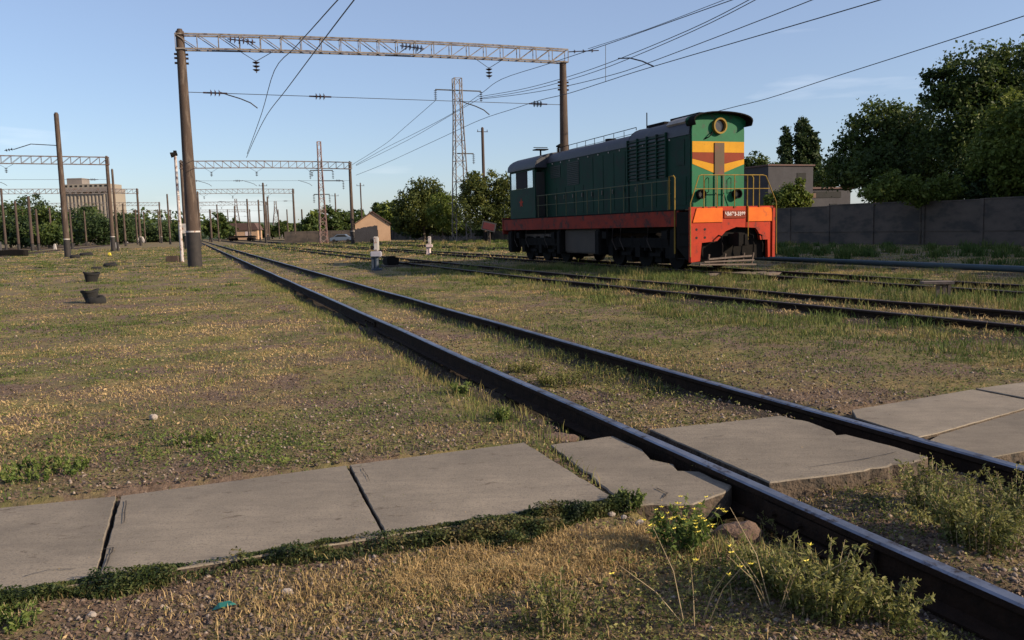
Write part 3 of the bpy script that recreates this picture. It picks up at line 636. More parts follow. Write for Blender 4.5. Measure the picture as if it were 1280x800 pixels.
mb = MB(); mb.box((CX1 + .01, -1.22, 3.1), (.04, .40, 1.95)); mb.build('cab_door', mat('cab_door_dark', (.03, .025, .02), (.02, .02, .018), 3, .7), lo)
st = []
for i in range(10):
    a = math.pi / 2 + i * math.pi / 5; rr = .22 if i % 2 == 0 else .09; st.append((-14.0 + rr * math.cos(a) * 1.2, 2.78 + rr * math.sin(a)))
mb = MB(); mb.prism(st, -CW - .012, -CW - .002, axis='y'); mb.build('cab_emblem', M['red'], lo)
mb = MB(); mb.box((-16.45, 0, 1.75), (.12, 3.0, .8)); mb.build('rear_beam', M['sill'], lo)
mb = MB(); mb.path([(-16.4, -1.4, 2.1), (-16.4, -1.4, 3.0), (-16.4, 1.4, 3.0), (-16.4, 1.4, 2.1)], .02); mb.build('rear_railing', M['rail_green'], lo)
# roof fittings
mb = MB(); mb.path([(-4.9, -.62, 5.02), (-4.9, -.62, 5.12), (-11.8, -.62, 5.06), (-11.8, -.62, 4.9)], .014)
for x in np.arange(-11.4, -5, .8): mb.path([(x, -.62, 4.85), (x, -.62, 5.08)], .012)
mb.build('roof_rail', M['black'], lo)
mb = MB(); mb.cyl((-4.7, -.3, 5.0), (-4.7, -.3, 5.62), .02); mb.build('roof_antenna', M['black'], lo)
mb = MB(); mb.cyl((-14.6, -.2, 4.9), (-14.6, -.2, 5.25), .04); mb.box((-14.6, -.2, 5.27), (.5, .6, .05)); mb.box((-14.6, -.2, 5.37), (.05, .7, .03)); mb.build('roof_antenna', M['black'], lo)
mb = MB(); mb.cyl((-11.9, -.5, 4.85), (-11.9, -.5, 5.15), .05); mb.cyl((-12.1, -.5, 5.17), (-11.6, -.5, 5.17), .04, .1); mb.build('horn', M['black'], lo)
mb = MB(); mb.cyl((-8.2, .1, 4.9), (-8.2, .1, 5.08), .22, n=16); mb.build('exhaust', M['black'], lo)
mb = MB(); mb.box((-4.77, 0, 3.2), (.03, 2 * HW + .10, 2.2)); mb.prism([q for q in hood_prof(HW + .05, 4.3, 4.42, 5.08)], -4.785, -4.755); mb.build('joint_strip', M['black'], lo)
# running gear
mb = MB(); mb.box((-8.25, 0, 1.05), (3.1, 2.5, .95)); mb.build('fuel_tank', M['tank'], lo, bevel=.05)
mb = MB(); mb.box((-8.25, 0, 1.5), (15.5, 1.6, .3)); mb.build('main_frame', M['black'], lo)
for cx in (-3.9, -12.6):
    mb = MB()
    for y in (-1.08, 1.08):
        mb.box((cx, y, 1.02), (5.2, .14, .34)); 
        for dx in (-2, 0, 2): mb.box((cx + dx, y, .72), (.34, .20, .40)); mb.cyl((cx + dx - .45, y, .75), (cx + dx - .45, y, 1.25), .09); mb.cyl((cx + dx + .45, y, .75), (cx + dx + .45, y, 1.25), .09)
        for dx in (-1, 1): mb.box((cx + dx, y + .03, .62), (.7, .06, .12))
    mb.box((cx, 0, 1.05), (4.6, 2.1, .2)); bo = mb.build('bogie', M['black'], lo)
    for dx in (-2, 0, 2):
        mb = MB()
        for y in (-.79, .79):
            mb.cyl((cx + dx, y - .06, RTOP + .525), (cx + dx, y + .06, RTOP + .525), .525, n=28); mb.cyl((cx + dx, y * .92 - .02, RTOP + .525), (cx + dx, y * .92 + .02, RTOP + .525), .55, n=28)
        mb.cyl((cx + dx, -.8, RTOP + .525), (cx + dx, .8, RTOP + .525), .09); mb.build('wheelset', [M['black']], bo, smooth=True)
for cx in (-3.9, -12.6):
    for k_, dx in enumerate((-1, 1)):
        mb = MB(); mb.box((cx + dx, 0, .62), (.55, 1.9, .62)); mb.build('underframe_block', M['black'], lo, bevel=.06)  # boxes added between the wheels to block light beneath
for x0, x1, z0, z1 in ((-6.7, -6.3, .55, 1.5), (-10.2, -9.85, .55, 1.5), (-1.4, -1.0, .5, 1.5), (-15.9, -15.4, .5, 1.5)):
    for y in (-1.2, 1.2): mb = MB(); mb.box(((x0 + x1) / 2, y, (z0 + z1) / 2), (x1 - x0, .5, z1 - z0)); mb.build('air_tank', M['black'], lo, bevel=.05)
for cx in (-1.7, -5.9, -10.6, -14.6):
    mb = MB(); mb.box((cx, -1.3, 1.30), (.34, .3, .26)); mb.cyl((cx + .1, -1.35, .95), (cx + .1, -1.35, 1.55), .03); mb.build('sandbox', M['black'], lo)
mb = MB()
for x in (-1.2, -2.9, -4.8, -5.4, -10.0, -11.6, -13.8, -15.2): mb.path([(x, -1.34, 1.55), (x, -1.38, 1.1), (x + .15, -1.3, .75)], .018)
mb.build('sand_pipe', M['tank'], lo)
# ------------------------------------------------------------------ portal gantries (rigid cross-members)
def pole_mesh(h, r0, r1, base=1.9):
    mb = MB(); mb.cyl((0, 0, base), (0, 0, h), r0 + (r1 - r0) * base / h, r1, n=20); mb.cyl((0, 0, h), (0, 0, h + .12), r1 * .8, r1 * .6, n=20)
    mt = MB(); mt.cyl((0, 0, -.3), (0, 0, base - .06), r0 * 1.06, r0 * 1.0, n=20)
    bd = MB(); bd.cyl((0, 0, base - .06), (0, 0, base + .02), r0 * 1.04, n=20)
    return mb, mt, bd
def add_pole(parent, off, h, r0, r1, base=1.9, mtl=None, lean=0, clamps=True):
    mb, mt, bd = pole_mesh(h, r0, r1, base)
    for q in (mb, mt, bd):
        q.v = [v + Vector(off) for v in q.v]
    p = mb.build('pole', mtl or M['pole'], parent, smooth=True); mt.build('tarred_base', M['tar'], p, smooth=True); bd.build('white_band', M['white'], p)
    if clamps:
        cl = MB()
        for z in (h - 1.15, h - 1.35, h - 1.6): cl.box(Vector(off) + Vector((0, 0, z)), (.12, 2 * r1 + .28, .09))
        cl.build('clamp', M['rail_side'], p)
    return p
def truss_mb(y0, y1, z0, dz, w=.5, r=.05, pitch=1.05, cam_=.0, z1=None):
    z1 = z0 if z1 is None else z1; mb = MB(); n = max(4, int(abs(y1 - y0) / pitch)); Z = lambda t: z0 + (z1 - z0) * t + cam_ * 4 * t * (1 - t)
    for x in (-w / 2, w / 2):
        for dzz in (0, dz):
            for i in range(n): mb.bar((x, y0 + (y1 - y0) * i / n, Z(i / n) + dzz), (x, y0 + (y1 - y0) * (i + 1) / n, Z((i + 1) / n) + dzz), r * 2)
        for i in range(n + 1):
            y = y0 + (y1 - y0) * i / n; mb.bar((x, y, Z(i / n)), (x, y, Z(i / n) + dz), r)
            if i < n:
                y2 = y0 + (y1 - y0) * (i + 1) / n
                a, b2 = (dz, 0) if i < n / 2 else (0, dz)
                mb.bar((x, y, Z(i / n) + a), (x, y2, Z((i + 1) / n) + b2), r)
    for i in range(n + 1):
        y = y0 + (y1 - y0) * i / n
        for dzz in (0, dz): mb.bar((-w / 2, y, Z(i / n) + dzz), (w / 2, y, Z(i / n) + dzz), r)
    return mb
def insulator(mb, a, b, r=.13, n=4):
    a, b = Vector(a), Vector(b); d = b - a
    mb.cyl(a, b, .03)
    for i in range(n):
        t = (i + .7) / (n + .4); c = a + d * t; e = d.normalized() * .035; mb.cyl(c - e, c + e, r, r * .45, n=12)
# local frame of a gantry: x along track away, y to the LEFT (-u); origin at the right pole? -> origin at left pole, right pole at y=-span
def gantry(loc, span, hl, hr, label, r0, r1, det=True, grp='portal gantries across the tracks', mt=None, cam_=.12, dz=.92, hang=(), cross=None, tr=.05, zs=None):
    g = thing('portal_gantry', loc, label, 'gantry', grp, rz=RZ)
    add_pole(g, (0, 0, 0), hl, r0, r1, clamps=det); add_pole(g, (0, -span, 0), hr, r0, r1, clamps=det)
    zs = zs or (min(hl, hr) - .98,) * 2
    mb = truss_mb(.25, -span - .25, zs[0], dz, cam_=cam_, r=tr, z1=zs[1]); mb.build('truss', mt or M['truss'], g)
    for hy in hang:       # hangers with insulators over a track
        t = abs(hy) / span; zz = zs[0] + (zs[1] - zs[0]) * t + cam_ * 4 * t * (1 - t)
        mb = MB(); mb.cyl((0, hy + .9, zz), (0, hy, zz - .55), .018, n=5); mb.cyl((0, hy - .9, zz), (0, hy, zz - .55), .018, n=5); mb.build('hanger', M['wire'], g)
        mb = MB(); insulator(mb, (0, hy, zz - .5), (0, hy, zz - 1.15), .2, 3); mb.build('insulator', M['insul'], g)
    if cross:
        zc = cross; mb = MB(); mb.cyl((0, 0, zc), (0, -span, zc), .018, n=5)
        mb.build('fixing_wire', M['wire'], g)
        for y in (-1.55, -7.0, -span + 1.7):
            if -y < span:
                mb = MB(); insulator(mb, (0, y + .35, zc), (0, y - .35, zc), .19, 3); mb.cyl((0, y + .6, zc), (0, y - .6, zc), .045, n=6); mb.build('insulator', M['insul'], g)
        for hy in hang:
            mb = MB(); mb.path([(0, hy + 1.9, zc + .05), (0, hy + 1.5, zc - .08), (0, hy + .9, zc - .25), (0, hy + .4, zc - .45), (0, hy + .05, zc - .72)], .032, n=6); mb.build('registration_arm', M['wire'], g)
    return g
G1L = gp(244, 334); s1_, u1_ = su(G1L.x, G1L.y)
z_lc = 8.35
g1 = gantry(W(s1_, u1_), 21.7, 12.15, 11.6, 'nearest portal gantry with thick weathered left pole and the largest lattice beam', .35, .205, hang=(-3.7, -16.9), cross=9.1, zs=(11.24, 11.62), dz=.74, tr=.038)
# insulator strings lying in the beam, bracket at the far end
for y in (-3.1, -12.3): mb = MB(); insulator(mb, (-.35, y + .8, 11.78 - .017 * y), (-.35, y - .6, 11.68 - .017 * y), .2, 6); mb.build('insulator', M['insul'], g1)
mb = MB(); insulator(mb, (0, -22.1, 12.28), (-.3, -24.0, 12.4), .12, 3); mb.build('insulator', M['insul'], g1)
def simple_gantry(s, ul, span, label, h=12.0, grp='portal gantries across the tracks', cross=9.0, hang=None):
    return gantry(W(s, ul), span, h, h, label, .27, .19, det=False, mt=M['grey_truss'], grp=grp, hang=hang if hang is not None else (-3.7, -9.5, -16.9), cross=cross, cam_=.12, tr=.045)
g2 = simple_gantry(119, -.4, 22.2, 'second portal gantry over the main tracks, dark right pole by the gable house', 11.6)
def gcopy(src, s, u, label): return dup(src, W(s, u), label)
gcopy(g2, 190, -.2, 'third portal gantry over the main tracks, directly beyond the second')
gcopy(g2, 262, 0, 'fourth portal gantry over the main tracks, low on the skyline')
gcopy(g2, 335, 0, 'fifth and furthest portal gantry over the main tracks')
gl = simple_gantry(116, -50, 41, 'lattice gantry reaching out of the left edge, nearest one on the left', 11.8, hang=(-6, -14, -22, -30))
gcopy(gl, 190, -50.5, 'second lattice gantry on the left, ending at a pole left of the thick pole')
gcopy(gl, 262, -48.5, 'third lattice gantry on the left, shorter looking and behind the second')
gcopy(gl, 335, -47, 'furthest lattice gantry on the left, faint near the treetops')
# ------------------------------------------------------------------ single poles
def pole(loc, h, r0, r1, label, cat='pole', grp='poles of the yard', base=1.7, arms=0, mtl=None, white=True):
    t = thing('catenary_pole', loc, label, cat, grp, rz=RZ)
    mb, mt, bd = pole_mesh(h, r0, r1, base)
    p = mb.build('shaft', mtl or M['pole'], t, smooth=True)
    mt.build('tarred_base', M['tar'], t, smooth=True)
    if white: bd.build('white_band', M['white'], t)
    if arms:
        a = MB(); 
        for k in range(arms): a.bar((0, -.8, h - .5 - k * .9), (0, .8, h - .5 - k * .9), .08)
        a.build('crossarm', M['rail_side'], t)
        a = MB()
        for k in range(arms):
            for y in (-.7, .7): insulator(a, (0, y, h - .45 - k * .9), (0, y, h - .2 - k * .9), .07, 2)
        a.build('insulator', M['insul'], t)
    return t
p = gp(85, 322)
pl_ = pole(p, 12.9, .27, .2, 'tall bare concrete pole standing alone on the left grass, left of the thick gantry pole')
mb = MB(); mb.path([(0, .1, 10.1), (0, 2.2, 10.2), (0, 3.6, 9.7)], .04); insulator(mb, (0, 3.6, 9.75), (0, 4.3, 9.6), .14, 3); mb.build('bracket_arm', M['wire'], pl_)
def pole_px(px, ytop, Y, r, label, mtl=None, arms=0, base=1.2, white=False):
    b_ = at(px, 290, Y); t_ = at(px, ytop, Y); return pole(Vector((b_.x, b_.y, 0)), t_.z, r * .74, r * .58, label, base=base, arms=arms, mtl=mtl, white=white)
pole_px(146, 212, 108, .23, 'reddish pole standing right beside the end pole of the left gantry')
pole_px(606.5, 160, 118, .33, 'dark wooden pole rising behind the bushes between the lattice mast and the locomotive', M['wood_pole'], arms=1)
pole_px(453, 229, 170, .22, 'thin pole with short crossarm in front of the gable house', M['wood_pole'], arms=1)
pole_px(421, 242, 190, .25, 'pale thin pole between the red lattice mast and the dark gantry pole', arms=1)
pole_px(332, 229, 165, .32, 'double-headed pole standing under the third gantry', arms=1)
pole_px(336.5, 246, 240, .35, 'pale slim pole just right of the double-headed pole')
pole_px(325, 250, 230, .35, 'slim pole left of the double-headed pole')
pole_px(295, 258, 260, .4, 'leaning-looking slim mast over the low hut, left one')
pole_px(311, 249, 250, .4, 'slim mast over the low hut, right one')
pole_px(264, 262, 230, .4, 'short dark pole in front of the small tree clump beyond the thick pole')
pole_px(378.5, 262, 200, .3, 'pale stub pole touching the third gantry on its right')
pole_px(360, 262, 260, .3, 'faint pole in the gap of the distant hedge')
pole_px(250, 240, 128, .22, 'thin reddish pole showing just right of the thick gantry pole')
pole_px(22, 252, 130, .28, 'brown pole before the dark trees, closest to the left edge', M['wood_pole'])
pole_px(39, 246, 128, .33, 'brown pole before the dark trees, taller of the near pair', M['wood_pole'])
pole_px(47, 262, 130, .28, 'brown pole before the dark trees, shorter of the near pair', M['wood_pole'])
pole_px(6, 236, 150, .3, 'dark pole at the very left edge of the yard', M['wood_pole'])
pole_px(89, 262, 135, .25, 'thin brown pole just right of the lone bare concrete pole', M['wood_pole'])
pole_px(156, 255, 170, .3, 'grey pole before the wooded hill, right of the left gantry end')
pole_px(171, 262, 210, .3, 'short pale pole before the wooded hill')
pole_px(212, 243, 190, .3, 'slim dark pole just left of the white lamp post')
for px, yt, Y, lab in ((392, 268, 260, 'faint pole in front of the yellowish tree'), (349, 262, 300, 'faint pole right of the pale slim pole'), (286, 262, 300, 'faint pole left of the slim masts over the hut'), (273, 256, 240, 'thin pole rising out of the dark tree clump beyond the thick pole'), (199, 262, 260, 'faint pole left of the slim dark pole by the white post'), (181, 266, 260, 'faint pole in front of the wooded hill'), (107, 264, 200, 'thin pole in front of the silo foot'), (64, 260, 170, 'thin pole just left of the lone concrete pole'), (30, 262, 190, 'thin pole between the brown poles at the left edge')):
    pole_px(px, yt, Y, .3, lab)
# white lamp post in front of the thick pole
wp = gp(228, 328)
t = thing('lamp_post', wp, 'slim white rust-streaked post with a small dark lamp head left of the thick pole', 'lamp post', rz=0)
mb = MB(); mb.cyl((0, 0, -.1), (0, 0, 6.7), .11, .085, n=12); mb.build('post', M['whiterust'], t, smooth=True)
mb = MB(); mb.cyl((-.25, -.1, 6.75), (.12, .05, 6.85), .17, .12, n=12); mb.box((0, 0, 6.95), (.16, .16, .18)); mb.build('lamp_head', M['black'], t)
mb = MB(); mb.box((-.55, -.1, .22), (.75, .4, .44)); mb.build('base_block', M['pole'], t, bevel=.03)
mb = MB(); mb.box((.32, .1, 2.15), (.5, .1, .62)); mb.build('small_sign', M['white'], t)
# lattice masts
def lattice(loc, h, wb, wt, label, mt, arms, seg=16, r=.05):
    t = thing('lattice_mast', loc, label, 'lattice mast', 'lattice masts', rz=RZ); mb = MB()
    def c(k, i):
        w = wb + (wt - wb) * min(1, k / seg * 1.25) ; z = h * k / seg; sx, sy = ((-1, -1), (1, -1), (1, 1), (-1, 1))[i]; return Vector((sx * w / 2, sy * w / 2, z))
    for k in range(seg):
        for i in range(4):
            mb.bar(c(k, i), c(k + 1, i), r * 1.7); j = (i + 1) % 4
            mb.bar(c(k, i), c(k + 1, j), r * .8) if (k + i) % 2 else mb.bar(c(k, j), c(k + 1, i), r * .8)
            if k % 2: mb.bar(c(k + 1, i), c(k + 1, j), r * .8)
    mb.build('lattice', mt, t)
    for z, yl, yr in arms:
        a = MB(); a.bar((0, yl, z), (0, yr, z), .14); a.build('crossarm', M['wire'], t)
        a = MB()
        for y in (yl, yr):
            if abs(y) > 1: insulator(a, (0, y, z), (0, y, z - 1.4), .22, 5)
        a.build('insulator', M['insul'], t)
    return t
b1 = at(577, 290, 112)
lattice(Vector((b1.x, b1.y, 0)), at(570, 98, 112).z, 2.1, 1.0, 'tall pale steel lattice mast with crossarm standing among the bushes left of the locomotive', M['truss'], [(at(570, 113, 112).z, 3.0, -3.3), (at(570, 192, 112).z, .3, -2.0)], r=.07)
b2 = at(404, 290, 135)
lattice(Vector((b2.x, b2.y, 0)), at(399, 177, 135).z, 1.15, .55, 'red and white rusty lattice mast beside the second gantry', mat('mast_red_white', (.24, .19, .18), (.16, .08, .065), 1.2, .8, c3=(.17, .06, .045), c3amt=.4), [(at(400, 213, 135).z, 1.6, -2.0), (at(400, 226, 135).z, .3, -3.6), (at(400, 243, 135).z, 1.2, -1.3)], seg=18, r=.07)
for px, yt, Y, lab in ((297, 236, 420, 'faint grey lattice mast on the skyline, tallest of the far three'), (346, 240, 420, 'faint grey lattice mast seen through the gantries'), (312, 268, 430, 'short faint lattice mast widening at its foot')):
    b_ = at(px, 290, Y); lattice(Vector((b_.x, b_.y, 0)), at(px, yt, Y).z * .8, 5, 1.0, lab, M['grey_truss'], [], seg=8, r=.16)
# ------------------------------------------------------------------ wires
def wire(label, pts, u=None, r=.016, n=14, grp='overhead wires', extra=None):
    P = [WU(px, py, uu) for px, py, uu in pts] if len(pts[0]) == 3 and u is None else ([WU(px, py, u) for px, py in pts] if u is not None else [Vector(q) for q in pts])
    # smooth through the points (Catmull-Rom)
    Q = []
    for i in range(len(P) - 1):
        a = P[max(i - 1, 0)]; b_ = P[i]; c_ = P[i + 1]; d_ = P[min(i + 2, len(P) - 1)]
        for k in range(4):
            t_ = k / 4; Q.append(.5 * ((2 * b_) + (c_ - a) * t_ + (2 * a - 5 * b_ + 4 * c_ - d_) * t_ ** 2 + (3 * b_ - a - 3 * c_ + d_) * t_ ** 3))
    Q.append(P[-1])
    rr = [max(r, (q - Vector((0, 0, 1.6))).length * .00022) for q in Q]
    mb = MB(); o = mb.path([q - P[0] for q in Q], rr, n=5).build('overhead_wire', M['wire'], None); o.location = P[0]
    tag(o, label, 'wire', grp); return o
def span_wires(u, zs, s0, s1, sag, label, r=.02, seg=71.5, first=47.0):
    pts = []
    for s in np.arange(s0, s1, 8.9): t_ = ((s - first) % seg) / seg; pts.append(tuple(W(s, u, zs - sag * 4 * t_ * (1 - t_))))
    return wire(label, pts, r=r)
wire('contact wire over the nearest track, from top centre-left down to the gantry arm', [(470, -37), (447, -6), (427, 20), (405, 49), (382, 79.5), (357, 113), (334, 143), (319, 172), (308, 197)], u=3.7)
wire('carrier wire over the nearest track, passing behind the long lattice beam', [(455, -37), (434, -13), (412, 11), (391, 34.6), (368, 60), (343, 88), (327, 142), (309, 192)], u=3.7)
span_wires(3.7, 8.4, 111, 500, .7, 'contact wire over the nearest track beyond the second gantry', .03)
span_wires(3.7, 10.2, 111, 500, 1.2, 'carrier wire over the nearest track beyond the second gantry', .03)
wire('contact wire over the locomotive track, right of the lattice beam up to the top edge', [(1180, -28), (1100, 0), (817, 83), (757, 102), (710, 117), (676, 125), (642, 136), (600, 150), (552, 172), (480, 205), (445, 219)], u=17.1)
wire('carrier wire over the locomotive track with the small dark clamp', [(960, -15), (915, 0), (808, 38), (757, 56), (685, 80), (627, 99), (600, 118), (565, 142), (520, 166), (480, 186), (445, 206)], u=17.1)
wire('feeder wire from the near end insulator of the beam to the upper right', [(945, -14), (905, 0), (808, 37), (735, 61)], u=23.5)
wire('upper power line wire of the close pair right of the lattice mast', [(975, -24), (936, 0), (860, 38), (760, 79), (700, 99), (650, 112), (598, 121)], u=34.5, r=.03)
wire('lower power line wire of the close pair right of the lattice mast', [(985, -24), (944, 0), (866, 39), (762, 83), (700, 103), (650, 115), (599, 123)], u=35.2, r=.03)
wire('power line wire below the close pair, reaching the top edge right of centre', [(1060, -22), (1015, 0), (815, 77), (760, 95), (697, 110), (650, 118), (600, 124)], u=34.0, r=.03)
wire('power line wire from the left crossarm end of the lattice mast to the second gantry', [(544, 126), (505, 160), (480, 181), (440, 206)], u=30.5, r=.03)
wire('power line wire from the right crossarm end down to the second gantry', [(598, 124), (560, 146), (510, 175), (445, 207)], u=34.0, r=.03)
wire('long single wire across the sky on the right, above the treetops', [(1330, 2), (1280, 20), (1150, 62), (1040, 97), (960, 123), (905, 137), (800, 165), (640, 205)], u=44, r=.03)
wire('feeder wire leaving the thick pole top towards the upper left', [tuple(at(-80, 12, 41)), tuple(at(0, 20, 42)), tuple(at(120, 32, 43)), tuple(at(222, 42, 44))], r=.032)
wire('thin cross wire between the lone pole and the second gantry', [tuple(at(-40, 203, 88)), tuple(at(0, 206, 92)), tuple(at(130, 213, 100)), tuple(at(240, 208, 108)), tuple(at(320, 199, 116))], r=.03)
wire('low cross wire under the left gantry beam', [tuple(at(-40, 218, 100)), tuple(at(80, 219, 100)), tuple(at(250, 212, 110))], r=.02)
wire('faint wire from the locomotive roof height towards the far gantries', [tuple(at(700, 183, 150)), tuple(at(600, 193, 150)), tuple(at(500, 208, 140)), tuple(at(440, 212, 122))], r=.02)
for k, (u, lb) in enumerate(((-14, 'first'), (-22, 'second'), (-30, 'third'), (-38, 'fourth'))):
    span_wires(u, 8.6, 60, 420, .8, lb + ' contact wire from the right over the left yard tracks', .025)
span_wires(9.7, 8.4, 118, 500, .8, 'contact wire over the overgrown middle track', .03)
# droppers on the right contact line
for (px, y0, y1) in ((757, 56, 102),):
    a = WU(px, y0, 17.1); b_ = WU(px, y1, 17.1); mb = MB(); mb.cyl((0, 0, 0), b_ - a, .012, n=5); o = mb.build('dropper_wire', M['wire'], None); o.location = a; tag(o, 'short vertical dropper wire right of the gantry beam end', 'wire')
a = WU(773, 73, 17.1); b_ = WU(817, 83, 17.1)
mb = MB(); mb.path([(0, 0, 0), (b_ - a) * .35 + Vector((0, 0, .12)), (b_ - a) * .7 + Vector((0, 0, .1)), b_ - a], .028); o = mb.build('registration_arm', M['wire'], None); o.location = a; tag(o, 'curved registration arm hanging in the wires right of the gantry', 'registration arm')
# ------------------------------------------------------------------ walls and buildings
wl_ = thing('concrete_wall', W(22, 41.5), 'long grey panel wall behind the locomotive, deep in tree shade', 'wall', rz=RZ)
for k in range(46):
    mb = MB(); x0 = k * 4.0; hh = 2.62 + .05 * math.sin(k * 1.7)
    mb.box((x0 + 2, 0, hh / 2), (3.9, .14, hh)); mb.box((x0 + 2, .09, .9), (3.9, .04, .06)); mb.box((x0 + 2, 0, hh + .04), (3.94, .2, .08)); mb.build('wall_panel', M['fence'], wl_)
    mb = MB(); mb.box((x0, 0, hh / 2 + .05), (.22, .26, hh + .1)); mb.build('wall_post', M['fence'], wl_)
# grey ruined works building (u ~ 60)
def building(name, label, loc, rz, cat='building'): return thing(name, loc, label, cat, 'buildings around the yard', rz=rz)
c = at(1010, 280, 92)
rb = building('works_building', 'low grey ruined brick building with dark openings behind the wall', Vector((c.x, c.y, 0)), RZ - math.pi / 2)
hT = at(990, 208, 92).z; hR = at(1050, 235, 92).z
x0 = -5.2; 
mb = MB(); mb.box((-2.4, 3, hT / 2), (6.0, 6, hT)); mb.box((3.4, 3.5, hR / 2), (6.4, 5.5, hR)); mb.build('wall', M['ruin'], rb)
mb = MB(); mb.box((-2.4, 3, hT + .08), (6.3, 6.3, .16)); mb.box((3.4, 3.5, hR + .1), (6.9, 6, .2)); mb.build('roof', M['tileroof'], rb)
for (x, y, z, w, h, yy) in ((-1.0, 0, hT - 1.35, 1.2, 1.2, -.01), (3.3, .72, hR - .62, 3.8, .7, .72), (4.1, .73, 3.3, 1.0, .55, .72)):
    mb = MB(); mb.box((x, yy, z), (w, .06, h)); mb.build('window', M['hole'], rb)
mb = MB(); mb.box((.3, -.2, hR - .75), (.7, .5, .5)); mb.build('rubble', M['redstone'], rb)
# gable house
c = at(466, 290, 150)
gh = building('gable_house', 'small peach rendered gable house behind the grey fence, left of centre', Vector((c.x, c.y, 0)), R(8))
ha = at(464, 265.5, 150).z; he = at(466, 280, 150).z
mb = MB(); mb.prism([(-3.1, 0), (3.1, 0), (3.1, he), (0, ha), (-3.1, he)], 0, 8, axis='y'); mb.build('wall', M['peach'], gh)
mb = MB()
for sg in (-1, 1): mb.add([(sg * 3.45, -.3, he - .2), (0, -.3, ha + .08), (0, 8.3, ha + .08), (sg * 3.45, 8.3, he - .2), (sg * 3.45, -.3, he - .02), (0, -.3, ha + .26), (0, 8.3, ha + .26), (sg * 3.45, 8.3, he - .02)], [(0, 1, 2, 3), (4, 5, 6, 7), (0, 1, 5, 4), (1, 2, 6, 5), (2, 3, 7, 6), (3, 0, 4, 7)])
mb.build('roof', M['tileroof'], gh)
# broken grey fence before the house
c = at(441, 290, 138); c2 = at(472, 290, 138)
t = thing('garden_fence', Vector((c.x, c.y, 0)), 'short dark grey board fence with uneven top in front of the peach house', 'fence')
mb = MB(); n_ = 22; L = (c2 - c).length
for k in range(n_):
    hh = at(455, 286 - 5 * k / n_, 138).z - .15 * random.random(); mb.box((L * (k + .5) / n_, 0, hh / 2), (L / n_ * .97, .05, hh))
mb.build('boards', M['ruin'], t)
mb = MB(); 
for k in range(5): mb.box((L * k / 4, .09, 1), (.12, .12, 2.0))
mb.build('fence_posts', M['wood_pole'], t)
# low dark fence between mast and gantries
for px0, px1, yt, Y, lab in ((355, 441, 288.5, 150, 'low dark fence running left from the grey board fence'),):
    c = at(px0, 290, Y); c2 = at(px1, 290, Y); t = thing('low_fence', Vector((c.x, c.y, 0)), lab, 'fence'); L = (c2 - c).length; hh = at(400, yt, Y).z
    for k in range(6): mb = MB(); mb.box((L * (k + .5) / 6, 0, hh / 2), (L / 6 - .06, .12, hh)); mb.build('panel', M['fence'], t)
# light blue parked car by that fence
c = at(427, 292, 144); cr_ = thing('parked_car', Vector((c.x, c.y, 0)), 'pale blue car parked in front of the low dark fence near the gantry pole', 'car')
mb = MB(); mb.prism([(-1.9, .35), (-1.95, .85), (-1.3, .98), (-.7, 1.42), (.7, 1.44), (1.3, 1.0), (1.95, .88), (2.0, .4)], -.8, .8, axis='y'); mb.build('body', M['car'], cr_, bevel=.05)
mb = MB(); mb.prism([(-1.05, 1.0), (-.62, 1.34), (.62, 1.35), (1.08, 1.0)], -.81, -.805, axis='y'); mb.build('window', M['hole'], cr_)
for x in (-1.2, 1.2):
    for y in (-.74, .74): mb = MB(); mb.cyl((x, y - .09, .31), (x, y + .09, .31), .31, n=16); mb.build('wheel', M['rubber'], cr_)
# distant hut, flat wagon
c = at(303, 292, 330); t = building('railway_hut', 'distant low pale hut with brown roof at the end of the tracks', Vector((c.x, c.y, 0)), 0)
mb = MB(); mb.box((0, 3, 1.9), (12, 6, 3.8)); mb.build('wall', M['peach'], t); mb = MB(); mb.prism([(-6.6, 3.8), (6.6, 3.8), (5, 6.6), (-5, 6.6)], -.5, 6.5, axis='y'); mb.build('roof', M['tileroof'], t)
mb = MB(); mb.box((2.2, -.03, 2.2), (2.2, .06, 2.0)); mb.build('window', M['plate'], t)
c = at(303, 296, 235); t = thing('flat_wagon', Vector((c.x, c.y, 0)), 'dark flat wagon standing far away in front of the pale hut', 'wagon')
mb = MB(); mb.box((0, 0, 1.25), (7.2, 2.6, .35)); mb.box((0, 0, 1.5), (6.6, 2.4, .2)); mb.build('deck', M['black'], t)
for x in (-2.5, 2.5):
    mb = MB(); mb.box((x, 0, .85), (1.8, 2, .35)); mb.build('bogie', M['black'], t)
    for dx in (-.6, .6): mb = MB(); mb.cyl((x + dx, -.85, .6), (x + dx, .85, .6), .45, n=14); mb.build('wheelset', M['black'], t)
# big grain store on the hill
Y = 430; cL = at(80, 290, Y); cR = at(139, 290, Y); zt = at(110, 229, Y).z; zb = at(110, 240, Y).z
t = building('grain_silo', 'large beige ribbed silo block rising above the trees on the left', Vector(((cL.x + cR.x) / 2, Y, 0)), 0); Wd = cR.x - cL.x
mb = MB(); mb.box((0, 10, zb / 2), (Wd, 18, zb)); 
for k in range(13): mb.cyl((-Wd / 2 + Wd * (k + .5) / 13, 1.45, 0), (-Wd / 2 + Wd * (k + .5) / 13, 1.45, zb - .1), Wd / 26 * .98, n=14)
mb.build('silo_wall', M['tower'], t)
mb = MB(); mb.box((0, 9, zb + 1.0), (Wd + .6, 19.5, 2.0)); mb.build('cornice', M['towerd'], t)
mb = MB(); mb.box((0, 9, zb + 3.1), (Wd * .98, 14, 2.2)); mb.build('upper_gallery', M['tower'], t)
mb = MB(); mb.box((-Wd * .28, 8, zt + 1.4), (Wd * .32, 8, 3.2)); mb.build('roof_house', M['towerd'], t)
mb = MB(); 
